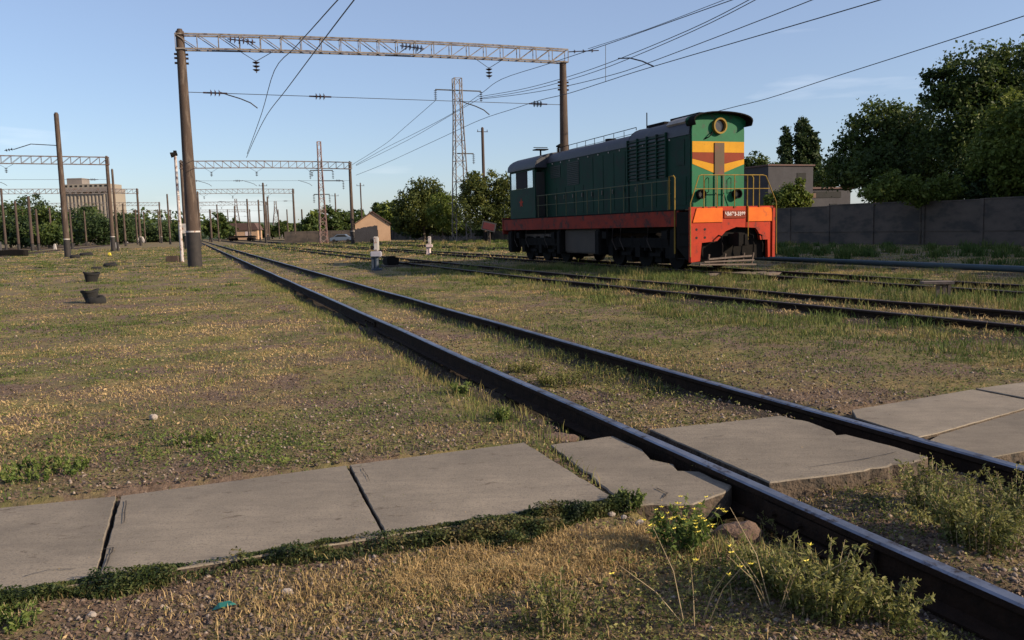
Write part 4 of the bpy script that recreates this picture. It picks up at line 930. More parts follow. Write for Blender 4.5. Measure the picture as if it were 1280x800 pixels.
for k in range(9): mb.box((-Wd * .42 + Wd * .105 * k, 1.95, zb + 3.2), (1.2, .1, .9))
mb.build('window_row', M['hole'], t)
# ------------------------------------------------------------------ small yard things
def dwarf(p, h, label, white_low):
    t = thing('dwarf_signal', p, label, 'signal', 'dwarf signals beside the tracks')
    mb = MB(); mb.cyl((0, 0, 0), (0, 0, h * .55), .10, .09, n=12); mb.box((0, 0, .06), (.42, .4, .12)); mb.box((-.15, 0, h * .24), (.1, .16, h * .42)); mb.build('mast', M['blackwhite'] if not white_low else M['plate'], t, bevel=.01)
    mb = MB(); mb.box((0, 0, h * .5), (.44, .36, h * .16)); mb.build('cabinet', M['plate'] if white_low else mat('grey_paint', (.38, .37, .42), (.28, .27, .32), 3, .6), t, bevel=.03)
    mb = MB(); mb.box((.02, 0, h * .80), (.22, .20, h * .42)); mb.build('signal_head', M['white'], t, bevel=.04)
    for z in (.70, .88): mb = MB(); mb.cyl((-.09, 0, h * z), (-.20, -.04, h * z), .07, .08, n=12); mb.build('lamp_hood', M['black'], t)
dwarf(gp(471, 339), 1.42, 'white and dark dwarf signal with tall narrow head standing between the tracks', False)
dwarf(gp(537, 319), 1.25, 'smaller all-white dwarf signal further back, near the foot of the dark trees', True)
p = gp(489, 334); t = thing('point_machine', p, 'low black point machine box with rod beside the near dwarf signal', 'point machine', rz=RZ)
mb = MB(); mb.box((0, 0, .28), (.95, .55, .34)); mb.box((0, 0, .47), (.7, .4, .08)); mb.build('housing', M['black'], t, bevel=.04)
mb = MB(); mb.box((0, 0, .06), (1.3, .8, .1)); mb.build('base_timber', M['sleeper'], t)
mb = MB(); mb.cyl((.2, 0, .16), (.2, -3.0, .14), .03); mb.build('switch_rod', M['rail_side'], t)
def tyre(p, R_, w, tilt, rz, label):
    t = MB(); n = 28; k = 12; vs = []
    for i in range(n):
        a = 2 * math.pi * i / n
        for j in range(k):
            b_ = 2 * math.pi * j / k; rr = R_ - w * .5 + w * .5 * math.cos(b_) * 1.1; vs.append(Vector((rr * math.cos(a), rr * math.sin(a), w * .62 * math.sin(b_) * (1 + .22 * ((i + j) % 2)))) * (1 + .03 * math.sin(i * 1.7 + rz * 9)))
    q = Matrix.Rotation(rz, 3, 'Z') @ Matrix.Rotation(tilt, 3, 'X'); vs = [q @ v for v in vs]
    fs = [(i * k + j, i * k + (j + 1) % k, ((i + 1) % n) * k + (j + 1) % k, ((i + 1) % n) * k + j) for i in range(n) for j in range(k)]
    t.add(vs, fs); o = t.build('old_tyre', M['rubber'], None, smooth=True); o.location = p; tag(o, label, 'tyre', 'old tyres and rubber lumps on the left grass')
def tub(p, r0, r1, h, tilt, label):
    mb = MB(); n = 18; vs = []
    for rr, z in ((r0, 0), (r1 * .96, h * .82), (r1 * 1.06, h * .84), (r1 * 1.06, h), (r1 * .93, h), (r0 * .9, h * .3)):
        for i in range(n):
            a = 2 * math.pi * i / n; w_ = 1 + .06 * math.sin(3 * a + r0 * 40); vs.append(Vector((rr * w_ * math.cos(a), rr * w_ * math.sin(a), z + .02 * math.sin(2 * a))))
    q = Matrix.Rotation(tilt, 3, 'Y'); vs = [q @ v for v in vs]
    mb.add(vs, [(k * n + i, k * n + (i + 1) % n, (k + 1) * n + (i + 1) % n, (k + 1) * n + i) for k in range(5) for i in range(n)] + [tuple(range(5 * n, 6 * n))])
    o = mb.build('rubber_tub', M['rubber'], None, smooth=True); o.location = p; tag(o, label, 'tub', 'old tyres and rubber lumps on the left grass')
p = gp(117, 381); tyre(p + Vector((.08, 0, .09)), .21, .17, R(14), .3, 'black tyre lump lying on the grass, nearest one to the camera')
tub(p + Vector((-.08, .08, .06)), .13, .20, .30, R(-6), 'black flared rubber tub standing behind the nearest tyre lump')
p = gp(114, 354); tub(p, .18, .27, .40, R(5), 'black flared rubber tub standing alone in the grass, second from the camera')
p = gp(138, 334); tyre(p + Vector((0, 0, .10)), .36, .2, R(6), 0, 'flat black tyre on the grass in line with the gantry pole foot')
p = gp(130, 337); tyre(p + Vector((-.25, -.3, .06)), .26, .15, R(4), 0, 'smaller flat tyre touching the one in line with the gantry pole foot')
p = gp(108, 320); tyre(p + Vector((0, 0, .12)), .6, .28, R(4), 0, 'wide black tyre lying right of the lone concrete pole')
p = gp(94, 323); tyre(p + Vector((0, 0, .12)), .4, .28, R(4), 0, 'black tyre lying tight against the lone concrete pole')
def lump(name, p, d, mt, label, cat, seed=0, grp=None):
    import bmesh
    bm = bmesh.new(); bmesh.ops.create_icosphere(bm, subdivisions=3, radius=.5); rg = random.Random(seed)
    off = rg.random() * 50
    for v in bm.verts:
        c = v.co.copy(); k = 1 + .35 * (float(vn(c.x * 2 + off, c.y * 2 + c.z * 1.7, 1.6, 5)) - .5) + .2 * (float(vn(c.x * 6 + off, c.y * 6 + c.z * 5, 1.2, 8)) - .5)
        v.co = Vector((c.x * d[0] * k, c.y * d[1] * k, max(-.3 * d[2], c.z * d[2] * k)))
    me = bpy.data.meshes.new(name); bm.to_mesh(me); bm.free(); me.materials.append(mt); o = bpy.data.objects.new(name, me); COL.objects.link(o); o.location = p; tag(o, label, cat, grp); return o
def onz(px, py): 
    p = gp(px, py, .03); p.z = float(gz(p.x, p.y)); return p
lump('rock', onz(925, 663) + Vector((0, 0, .05)), (.24, .17, .13), M['redstone'], 'reddish flat rock in front of the chipped slab beside the rail', 'rock', 1)
lump('rock', onz(192, 527) + Vector((0, 0, .02)), (.07, .06, .06), M['stone'], 'small white stone on the bare soil in the left field', 'stone', 2)
for k, (px, py, s_, lab) in enumerate(((116, 783, .03, 'white pebble near the bottom left corner'), (360, 752, .04, 'pale pebble in the dry grass below the long slab'), (764, 655, .035, 'left one of the white pebbles below the chipped slab'), (780, 658, .03, 'middle one of the white pebbles below the chipped slab'), (800, 664, .04, 'right one of the white pebbles below the chipped slab'), (1143, 762, .035, 'white pebble on the slope left of the near rail, bottom right'), (46, 525, .05, 'brown clod of earth near the left edge'), (700, 548, .30, 'flat dark stone in the hollow behind the chipped slab'))):
    d = (s_ * 1.3, s_, s_ * .8) if k != 7 else (.34, .22, .10)
    lump('pebble', onz(px, py) + Vector((0, 0, .01)), d, M['stone'] if k < 6 else M['redstone'], lab, 'stone', 10 + k)
p = onz(281, 774); mb = MB(); mb.add([(-.05, -.01, .0), (-.01, -.02, .015), (.03, -.005, .02), (.05, .02, .01), (.01, .02, .022), (-.03, .015, .012), (-.02, 0, .03), (.02, .01, .034)], [(0, 1, 6), (1, 2, 7, 6), (2, 3, 7), (3, 4, 7), (4, 5, 6, 7), (5, 0, 6)])
o = mb.build('plastic_scrap', M['teal'], None); o.location = p; tag(o, 'crumpled teal plastic scrap in the dry grass at the lower left', 'litter')
# wooden stand right of the locomotive
p = gp(1176, 376); t = thing('wooden_stand', p, 'low weathered plank stand on short legs between the tracks at the right', 'stand', rz=R(-12))
mb = MB(); mb.box((-.08, 0, .36), (.55, .3, .05)); mb.build('top_plank', M['plank'], t)
for x in (-.06, .05, .14): mb = MB(); mb.box((x, 0, .165), (.055, .08, .34)); mb.build('leg', M['plank'], t)
# pipeline at the foot of the wall
mb = MB(); a = W(12, 20.6, .20); b_ = W(47, 21.8, .22); mb.cyl(Vector(), b_ - a, .09, n=16); t = thing('pipeline', a, 'dark blue pipeline lying on low supports in front of the shaded wall', 'pipe'); mb.build('pipe', M['pipe'], t, smooth=True)
for k in range(6):
    q = a.lerp(b_, (k + .4) / 6) - a; mb = MB(); mb.box((q.x, q.y, -.19), (.3, .5, .14), rz=RZ); mb.build('support', M['fence'], t)
# tilted red warning board
c = at(611, 283, 92); t = thing('warning_board', Vector((c.x, c.y, 0)), 'tilted red board with pale border on a short post before the dark bushes', 'sign')
q = Matrix.Rotation(R(14), 3, 'Y'); mb = MB(); mb.box((0, 0, c.z), (1.55, .05, 1.0), M=q); bo = mb.build('board', M['ruin'], t); mb = MB(); mb.box((0, -.035, c.z), (1.25, .03, .72), M=q); mb.build('red_field', M['signred'], bo)
mb = MB(); mb.cyl((.1, .1, 0), (.1, .1, c.z), .06); mb.build('post', M['wood_pole'], t)
# little white markers and boxes in the left yard
def marker(px, py, w, h, lab, mt=None, nm='marker_block'):
    p = gp(px, py); mb = MB(); mb.prism([(-w / 2, 0), (w / 2, 0), (w * .36, h), (-w * .36, h)], -w * .3, w * .3, axis='y'); mb.box((0, 0, h), (w * .5, w * .4, h * .25)); o = mb.build(nm, mt or M['white'], None, bevel=.02); o.location = p; tag(o, lab, 'marker', 'small markers in the left yard')
marker(25, 305, 1.6, 1.0, 'low white block before the brown poles at the far left')
marker(69, 312, .45, .9, 'white pointed marker just left of the lone concrete pole')
marker(141, 307, .9, 2.2, 'white marker at the foot of the left gantry pole')
marker(146, 311, .8, .9, 'short white marker between the two poles on the left')
marker(137, 320, .3, .3, 'small yellow marker in the grass of the left field', M['flower'])
marker(192, 302, 2.0, 2.8, 'white base block of the pole left of the white lamp post')
marker(109, 297, .9, 1.6, 'small white block before the trees right of the lone pole')
p = gp(168, 304); mb = MB(); mb.bar((-3.5, 0, 5.0), (-2.6, 0, 1.8), .8); mb.bar((-2.6, 0, 1.8), (1.6, 0, 1.0), 1.0); mb.bar((1.2, 0, 1.0), (2.6, 0, 1.9), .9); mb.bar((2.6, 0, 2), (3.4, 0, .2), .6); mb.bar((-2.5, 0, 1.9), (-2.2, 0, .2), .3); o = mb.build('barrier_frame', M['white'], None); o.location = p; tag(o, 'white bent frame structure in the middle of the left yard', 'barrier')
p = gp(4, 321); t = thing('track_bench', p, 'dark low machine box with grey upright at the left edge of the yard', 'machine box')
mb = MB(); mb.box((1.2, 0, .35), (2.6, .9, .7)); mb.build('housing', M['black'], t, bevel=.08); mb = MB(); mb.box((-.3, 0, .8), (.3, .3, 1.6)); mb.build('upright', M['ruin'], t)
p = gp(916, 330); 
for k, (du, ds_) in enumerate(((-.9, .9), (-.1, .7), (.8, 1.0), (.3, 1.4))):
    o_p = W(LS - .5 - .35 * k, LU + du * .6, .06); mb = MB(); mb.box((0, 0, .03), (1.5 - .2 * k, .18, .07), rz=math.atan2(-DX, DY) + .1 * k); o = mb.build('loose_plank', M['plank'], None); o.location = o_p
    tag(o, ['pale plank on the rails under the locomotive nose, furthest back', 'pale plank under the locomotive nose, second from the back', 'pale plank under the locomotive nose, third from the back', 'pale plank on the ground in front of the locomotive, nearest to the camera'][k], 'plank', 'loose planks under the nose')
# ------------------------------------------------------------------ trees
def crown_mesh(name, lobes, n_clump, per, ls, mt, parent, seed, shell=.55, cs=.16):
    rg = np.random.default_rng(seed); L = np.array(lobes, float); vol = (L[:, 3] * L[:, 4] * L[:, 5]) ** .75; k = rg.choice(len(L), n_clump, p=vol / vol.sum())
    d = rg.normal(size=(n_clump, 3)); d /= np.linalg.norm(d, axis=1, keepdims=True); rad = shell + (1.08 - shell) * rg.random(n_clump) ** .7
    rad = rad * (1 + .22 * (rg.random(n_clump) - .5))
    cc = L[k, :3] + d * L[k, 3:6] * rad[:, None]; size = (L[k, 3:6].mean(1) * cs) * (.6 + .8 * rg.random(n_clump))
    n = n_clump * per; P = np.repeat(cc, per, 0) + rg.normal(size=(n, 3)) * np.repeat(size, per)[:, None] * np.array([1, 1, .75])
    nd = rg.normal(size=(n, 3)) + np.repeat(d, per, 0) * .7 + np.array([0, 0, .3]); nd /= np.linalg.norm(nd, axis=1, keepdims=True)
    a = np.cross(nd, rg.normal(size=(n, 3))); a /= np.linalg.norm(a, axis=1, keepdims=True); b = np.cross(nd, a)
    sz = ls * (.6 + .8 * rg.random((n, 1))); a = a * sz; b = b * sz * .55
    co = np.stack([P - a, P + b, P + a, P - b], 1).reshape(-1, 3); q = np.arange(n * 4).reshape(n, 4)
    tint = np.repeat(np.clip(np.repeat(rg.random(n_clump), per) * .55 + rg.random(n) * .45, 0, 1), 4)
    return npmesh(name, co, q, mt, parent, tint=tint)
def tree(base, lobes, label, seed, leaf=.16, clumps=260, per=40, mt='leaf', trunk_r=.2, name='deciduous_tree', grp='trees around the yard', cat='tree', shell=.55, cs=.16, fork=None):
    t = thing(name, base, label, cat, grp)
    mb = MB(); top = max(l[2] for l in lobes); fk = fork or min(l[2] - l[5] * .6 for l in lobes); fk = max(.4, fk)
    mb.path([(0, 0, -.2), (trunk_r * .2, 0, fk * .5), (0, 0, fk)], [trunk_r * 1.25, trunk_r, trunk_r * .85], n=8)
    for l in lobes:
        e = Vector((l[0], l[1], l[2])); mid = Vector((l[0] * .45, l[1] * .45, fk + (l[2] - fk) * .5)); mb.path([(0, 0, fk - .1), mid, e, e + Vector((0, 0, l[5] * .5))], [trunk_r * .6, trunk_r * .42, trunk_r * .22, trunk_r * .08], n=6)
    mb.build('trunk' if cat == 'tree' else 'stem', M['bark'], t, smooth=True)
    crown_mesh('crown' if cat == 'tree' else 'foliage', lobes, clumps, per, leaf, M[mt], t, seed, shell, cs)
    return t
def lobes_px(Y, spec, base):        # spec: (px, py, rpx, rpy[, dY]) at depth Y -> lobes relative to base
    out = []
    for sp in spec:
        dy = sp[4] if len(sp) > 4 else 0; c = at(sp[0], sp[1], Y + dy); k = (Y + dy) / F; out.append((c.x - base.x, c.y - base.y, c.z, sp[2] * k, (sp[2] + sp[3]) * .5 * k, sp[3] * k))
    return out
def tree_px(px, Y, spec, label, seed, **kw):
    b_ = at(px, 290, Y); base = Vector((b_.x, b_.y, 0)); return tree(base, lobes_px(Y, spec, base), label, seed, **kw)
# right group
tree_px(1100, 62, [(1100, 165, 34, 34), (1068, 200, 30, 32), (1128, 170, 34, 38), (1145, 200, 26, 45), (1100, 215, 45, 32, -2), (1135, 235, 40, 25, -3), (1055, 215, 20, 22)], 'broad dark tree behind the wall, left one of the two large trees on the right', 1, clumps=620, per=46, leaf=.14, trunk_r=.28)
tree_px(1225, 56, [(1262, 88, 34, 32), (1215, 100, 40, 34), (1180, 110, 26, 26), (1250, 140, 50, 44), (1200, 150, 40, 44), (1185, 195, 36, 40), (1235, 205, 55, 50, -2), (1300, 120, 40, 60)], 'tallest dark tree, cut by the right edge of the photo', 2, clumps=950, per=46, leaf=.13, trunk_r=.35)
tree_px(1262, 49, [(1262, 150, 28, 32), (1275, 190, 42, 45), (1240, 205, 26, 36), (1290, 230, 45, 40)], 'lighter yellow-green tree in front of the tallest dark tree at the right edge', 3, clumps=420, per=46, leaf=.12, mt='leaf_bright', trunk_r=.2)
tree_px(1150, 50, [(1120, 228, 22, 12), (1150, 240, 26, 14), (1100, 242, 22, 10), (1185, 238, 24, 16)], 'sunlit low bush tops just above the wall on the right', 4, clumps=230, per=36, leaf=.10, mt='leaf_bright', trunk_r=.08, name='bush', cat='bush')
tree_px(1225, 50, [(1215, 240, 34, 20), (1255, 245, 34, 22), (1290, 245, 30, 24)], 'dark shrub mass hanging over the wall at the right edge', 5, clumps=300, per=40, leaf=.11, mt='leaf_dark', trunk_r=.08, name='bush', cat='bush')
tree_px(988, 72, [(985, 246, 16, 14), (970, 252, 14, 12), (1002, 250, 12, 12), (1000, 232, 6, 8)], 'bright green bush in front of the grey ruined building', 6, clumps=170, per=34, leaf=.13, mt='leaf_bright', trunk_r=.08, name='bush', cat='bush')
for k, (px, yt, w) in enumerate(((983, 160, 6.5), (1003, 147, 9), (1017, 163, 6.5))):
    hgt = [(px + (j % 2) * 2 - 1, yt + 10 + j * 9, w * (.75 + .09 * j if j < 4 else 1.15), 9) for j in range(8)]
    tree_px(px, 140, hgt, ['slim left poplar of the three rising behind the grey building', 'tallest middle poplar behind the grey building', 'right poplar of the three, leaning slightly outwards'][k], 20 + k, clumps=240, per=30, leaf=.26, mt='leaf_dark', trunk_r=.25, name='poplar_tree', grp='poplars behind the grey building', cs=.22)
tree_px(945, 110, [(945, 205, 16, 14), (930, 225, 22, 22), (962, 222, 16, 16)], 'small tree showing right behind the locomotive nose', 7, clumps=200, per=34, leaf=.2, trunk_r=.2)
tree_px(1040, 120, [(1035, 222, 18, 14), (1062, 212, 16, 18)], 'rounded tree beyond the flat part of the grey building', 8, clumps=160, per=34, leaf=.2, trunk_r=.2)
# trees outside the frame whose shade falls on the wall
for k, (s_, u_) in enumerate(((15, 44.5), (5, 45), (-6, 46), (24, 50), (10, 55))):
    b_ = W(s_, u_); tree(b_, [(0, 0, 10.5, 4.6, 4.6, 4.6), (2, 1.5, 6.5, 4.2, 4.2, 4), (-2.2, -1.5, 7, 4.2, 4.2, 4)], ['broad tree just outside the right edge, first behind the wall', 'broad tree outside the right edge, second along the wall', 'broad tree outside the right edge, third along the wall', 'broad tree outside the right edge, deeper behind the wall', 'broad tree outside the right edge, deepest of its row'][k], 40 + k, clumps=420, per=30, leaf=.30, trunk_r=.25)
# centre bushes around the lattice mast
tree_px(530, 122, [(533, 240, 20, 18), (520, 262, 26, 24), (545, 262, 20, 24), (500, 275, 12, 14)], 'dark bushy tree left of the lattice mast with yellowish side', 9, clumps=380, per=34, leaf=.19, mt='leaf_olive', trunk_r=.2)
tree_px(553, 116, [(553, 262, 16, 20), (562, 276, 14, 14)], 'yellow-green bush in front of the dark tree left of the mast', 10, clumps=170, per=34, leaf=.16, mt='leaf_bright', trunk_r=.1, name='bush', cat='bush')
tree_px(610, 110, [(592, 240, 16, 22), (612, 232, 18, 18), (635, 243, 20, 20), (600, 262, 28, 20), (632, 268, 22, 20)], 'large olive-green shrub between the lattice mast and the locomotive', 11, clumps=520, per=36, leaf=.16, mt='leaf_olive', trunk_r=.15, shell=.4)
tree_px(560, 124, [(560, 284, 30, 9), (600, 285, 34, 9), (520, 288, 22, 8), (635, 286, 18, 9)], 'dark low hedge growing at the foot of the wall by the mast', 12, clumps=300, per=34, leaf=.17, mt='leaf_dark', trunk_r=.06, name='hedge', cat='hedge')
far = [(488, 268, 14, 14, 180), (508, 272, 12, 14, 170), (476, 262, 10, 9, 200), (446, 272, 10, 9, 210), (430, 276, 12, 12, 200), (412, 274, 12, 14, 190), (394, 276, 10, 12, 200), (388, 282, 12, 10, 180)]
for k, (px, py, rx, ry, Y) in enumerate(far):
    tree_px(px, Y, [(px, py, rx, ry), (px + rx * .5, py + 8, rx * .8, ry * .8), (px - rx * .5, py + 8, rx * .8, ry * .8)], ['bright tree right behind the peach house', 'darker tree between the peach house and the lone bush', 'tree top showing above the peach house roof', 'tree left behind the peach house gable', 'tree behind the dark second gantry pole', 'tree directly right of the red and white mast', 'yellowish tree crossed by the red and white mast', 'low tree at the left end of the low dark fence'][k], 60 + k, clumps=130, per=26, leaf=.34, mt='leaf_bright' if k in (0, 6) else 'leaf', trunk_r=.2)
for k, (px, py, rx, ry, Y) in enumerate([(370, 286, 8, 7, 330), (355, 285, 9, 8, 320), (340, 288, 9, 6, 340), (325, 288, 7, 6, 350), (262, 284, 8, 9, 260), (274, 280, 8, 12, 270), (284, 287, 8, 9, 300), (294, 283, 8, 8, 400), (312, 286, 9, 6, 420)]):
    tree_px(px, Y, [(px, py, rx, ry), (px + 4, py + 4, rx * .8, ry * .8)], ['far hedge tree right of the double-headed pole, last on the right', 'far hedge tree, second from the right in the gap', 'far hedge tree behind the pale slim pole', 'far hedge tree right of the distant hut', 'dark tree left part of the clump beyond the thick pole', 'dark taller tree of the clump beyond the thick pole', 'low tree right part of the clump beyond the thick pole', 'faint tree behind the distant hut roof', 'faint tree right behind the distant hut'][k], 80 + k, clumps=70, per=22, leaf=.55, mt='leaf', trunk_r=.3)
lt = [(12, 278, 22, 24, 190), (38, 268, 18, 24, 200), (24, 288, 20, 14, 170), (66, 278, 15, 20, 190), (95, 282, 20, 20, 230), (122, 284, 18, 20, 220), (112, 274, 16, 14, 260), (148, 286, 16, 16, 240), (-14, 276, 18, 26, 180), (60, 292, 20, 9, 165), (170, 288, 16, 14, 300), (198, 290, 14, 12, 300), (222, 290, 14, 12, 310), (158, 276, 9, 8, 330), (236, 292, 12, 9, 290)]
for k, (px, py, rx, ry, Y) in enumerate(lt):
    tree_px(px, Y, [(px, py, rx, ry), (px + rx * .5, py + 7, rx * .8, ry * .7), (px - rx * .5, py + 7, rx * .8, ry * .7)], ['dark tree behind the first brown poles at the left edge', 'tallest rounded tree behind the pair of brown poles', 'low front tree between the brown poles', 'tree just left of the lone concrete pole', 'tree below the silo, left part', 'tree below the silo, right part', 'tree top overlapping the silo foot', 'tree right of the left gantry end pole', 'tree cut off by the left edge', 'low hedge tree left of the lone pole foot', 'tree on the wooded hill, left part', 'tree on the wooded hill, middle part', 'tree on the wooded hill behind the white post', 'small dark tree top on the hill crest', 'low tree on the hill touching the thick pole'][k], 100 + k, clumps=150, per=26, leaf=.42 if Y > 220 else .34, mt='leaf_dark' if k % 3 else 'leaf', trunk_r=.25)
# wooded hill far behind
xsH = np.linspace(-420, 260, 60); ysH = np.linspace(480, 1400, 30); X, Yg = np.meshgrid(xsH, ysH)
Z = 13 * np.exp(-((X + 235) / 42) ** 2) * np.clip((Yg - 480) / 60, 0, 1) + 1.5 * np.clip((Yg - 480) / 60, 0, 1) + 1 * fbm(X, Yg, .02, 4) - 1
i = np.arange(X.size).reshape(X.shape); q = np.stack([i[:-1, :-1], i[:-1, 1:], i[1:, 1:], i[1:, :-1]], -1).reshape(-1, 4)
hl = npmesh('hills', np.stack([X, Yg, Z], -1).reshape(-1, 3), q, mat('far_woods', (.05, .075, .03), (.03, .05, .02), .05, .95), smooth=True); tag(hl, kind='structure')
nh = 26000; hx = rng.uniform(-430, 900, nh); hy = rng.uniform(440, 560, nh) ; hh = 4 + 14 * np.exp(-((hx + 225) / 40) ** 2) * np.clip((hy - 440) / 60, 0, 1)
P = np.stack([hx, hy, rng.random(nh) ** .6 * (hh + 3 * vn(hx, hy, .05, 6))], -1); nd = rng.normal(size=(nh, 3)); a = np.cross(nd, rng.normal(size=(nh, 3))); a /= np.linalg.norm(a, axis=1, keepdims=True); b2_ = np.cross(a, nd); b2_ /= np.linalg.norm(b2_, axis=1, keepdims=True)
co = np.stack([P - a * 1.3, P + b2_ * .9, P + a * 1.3, P - b2_ * .9], 1).reshape(-1, 3)
wd = npmesh('far_wood', co, np.arange(nh * 4).reshape(nh, 4), M['leaf'], tint=np.repeat(rng.random(nh), 4)); tag(wd, 'distant belt of woodland along the skyline', 'woodland', kind='stuff')
# ------------------------------------------------------------------ grass and weeds
def blades(name, X, Y, H, Wd, T, mt, lean=.5, seed=0, zoff=0.0):
    rg = np.random.default_rng(seed); n = len(X); Z = gz(X, Y) - .004 + zoff; a = rg.uniform(0, 2 * np.pi, n); l = lean * rg.random(n) ** .7
    dx, dy = np.cos(a), np.sin(a); px_, py_ = -dy, dx
    fa = rg.uniform(0, 2 * np.pi, n); wx, wy = np.cos(fa) * Wd / 2, np.sin(fa) * Wd / 2
    b0 = np.stack([X - wx, Y - wy, Z], -1); b1 = np.stack([X + wx, Y + wy, Z], -1)
    m0 = np.stack([X + dx * l * H * .35 - wx * .7, Y + dy * l * H * .35 - wy * .7, Z + H * .6], -1); m1 = np.stack([X + dx * l * H * .35 + wx * .7, Y + dy * l * H * .35 + wy * .7, Z + H * .6], -1)
    tp = np.stack([X + dx * l * H, Y + dy * l * H, Z + H * (1 - .35 * l)], -1); tp2 = tp + np.stack([wx * .15, wy * .15, 0 * wx], -1)
    co = np.stack([b0, b1, m1, m0, tp2, tp], 1).reshape(-1, 3); base = np.arange(n)[:, None] * 6
    q = np.concatenate([base + np.array([[0, 1, 2, 3]]), base + np.array([[3, 2, 4, 5]])], 1).reshape(-1, 4)
    o = npmesh(name, co, q, mt, tint=np.repeat(T, 6)); return o
def rail_mask(x, y, w=.10):
    s, u = su(x, y); k = np.zeros(x.shape, bool)
    for f in RAILS: k |= np.abs(u - f(s)) < w
    return k
N = 720000
r_ = 1.9 * np.exp(rng.random(N) * math.log(150 / 1.9)); th = rng.uniform(-R(40), R(40), N)
gx, gy = r_ * np.sin(th), r_ * np.cos(th)
s_, u_ = su(gx, gy)
cov = .5 * fbm(gx, gy, .9, 31, 5) + .5 * fbm(gx, gy, 5.0, 32, 4); dens = np.clip((cov - .43) / .10, .06, 1)
dens *= np.where((u_ > UA - .5) & (u_ < UB + .5) & (s_ < 14), np.clip((fbm(gx, gy, 1.3, 35, 3) - .42) * 5, .05, .8), 1)
yf, yb = walk_t(gx, gy)
soil = np.exp(-(np.clip(gy - yb - .15, -.3, 9) / .55) ** 2) * (u_ < UA) * (.6 + .8 * vn(gx, gy, 2.2, 77))            # trodden strip behind the slabs
dens *= 1 - .8 * np.clip(soil, 0, 1)
bare_ = np.clip((fbm(gx, gy, .6, 93, 5) - .47) * 9 + .1, 0, .92) * (r_ < 40); dens *= 1 - .65 * bare_
fz = (gy < yf) & (u_ < UA); dens *= np.where(fz, .25 + .75 * np.clip((vn(gx, gy, 6.0, 79) - .45) * 4, 0, 1), 1)
for f_ in RAILS[:2]: dens *= np.where((u_ - f_(s_) > -.42) & (u_ - f_(s_) < .12), .22, 1)
keep = (rng.random(N) < dens) & ~in_slab(gx, gy, .015) & ~rail_mask(gx, gy, .06)
gx, gy, r_, s_, u_ = gx[keep], gy[keep], r_[keep], s_[keep], u_[keep]; n = len(gx); yf, yb = walk_t(gx, gy)
zone = fbm(gx, gy, .45, 41, 4) * .6 + fbm(gx, gy, 1.8, 44, 3) * .4          # high = green
dry = np.clip((.53 - zone) * 7.5 + .32 + .22 * (rng.random(n) - .5) + .35 * (fbm(gx, gy, 3.5, 47, 2) - .5), 0, 1)
front = (gy < yf) & (u_ < UA)
dry = np.clip(dry - .14 * np.clip((r_ - 14) / 10, 0, 1), 0, 1)
dry = np.where(front, np.clip(dry + .18 - .5 * (vn(gx, gy, 4.0, 81) > .62), 0, 1), dry)
right = (u_ > UB) & (r_ < 30); dry = np.where(right, np.clip(dry - .06, 0, 1), dry)
h = (.010 + .022 * rng.random(n) ** 1.5 + .05 * np.clip(zone - .5, 0, 1) * 3 * rng.random(n)) * (1 + .02 * r_)
tall = rng.random(n) < .05; h = np.where(tall, h * 2.4, h)
bank = np.zeros(n)
for f in RAILS: bank += np.exp(-(((u_ - f(s_)) + np.where(True, .28, 0)) / .18) ** 2)
h = h * (1 + .7 * np.clip(bank, 0, 1) * rng.random(n))
h = np.where((u_ > 7.5) & (u_ < 30), h * 1.7, h)
wd = np.maximum(.0045, r_ * .00085) * (.7 + .6 * rng.random(n))
go = blades('grass', gx, gy, h, wd, np.clip(dry * .75 + .02 + .22 * rng.random(n), 0, 1), M['grass'], 1.8, 5); tag(go, 'patchy short grass, partly green and partly dried, growing over the yard', 'grass', kind='stuff')
# low green moss-like creeping plants along the front edge of the slabs
def patch(name, poly_fn, n, hmin, hmax, w, tl, th_, mt, label, cat, seed, lean=.8):
    X, Y = poly_fn(n, np.random.default_rng(seed)); k = ~in_slab(X, Y, -.02) & ~rail_mask(X, Y, .08); X, Y = X[k], Y[k]; rg = np.random.default_rng(seed + 1)
    o = blades(name, X, Y, rg.uniform(hmin, hmax, len(X)) * (.45 + .9 * vn(X, Y, 7.0, 85)), np.full(len(X), w) * (.6 + .8 * rg.random(len(X))), rg.uniform(tl, th_, len(X)), mt, lean, seed); tag(o, label, cat, kind='stuff'); return o
def edge_fn(n, rg):
    t_ = rg.random(n); x = -2.3 + t_ * 2.9; pk = np.clip((vn(x, x * 0, 5.5, 83) - .25) * 2.2, .12, 1) + 1.2 * np.exp(-((x + .02) / .35) ** 2); x = np.where(rg.random(n) < pk, x, rg.normal(-.02, .3, n)).clip(-2.3, .6); _e = [gp(a_, b_, .11) for a_, b_ in ((-150, 770), (119, 726.5), (482, 669.5), (775, 628), (866, 630))]; yf_ = np.interp(x, [v.x for v in _e], [v.y for v in _e])
    wd_ = .07 + .16 * vn(x, x * 0, 4, 3) + .26 * np.exp(-((x - .02) / .30) ** 2)
    return x, yf_ + .035 - rg.random(n) ** 1.5 * wd_
patch('creeping_plants', edge_fn, 24000, .012, .055, .006, .0, 1.0, M['creeper'], 'dense low dark green creeping plants along the front edge of the slabs', 'ground cover', 51)
def dry_fn(n, rg):
    x = rg.normal(0, 1, n) * .55 + .0; y = 3.62 + x * .3 + rg.normal(0, 1, n) * .17; return x, np.minimum(y, walk_t(x, y)[0] - .30 + .1 * rg.random(n))
patch('dry_grass', dry_fn, 20000, .02, .055, .004, .62, 1.0, M['grass'], 'matted straw-coloured dry grass below the slabs', 'grass', 61, 1.2)
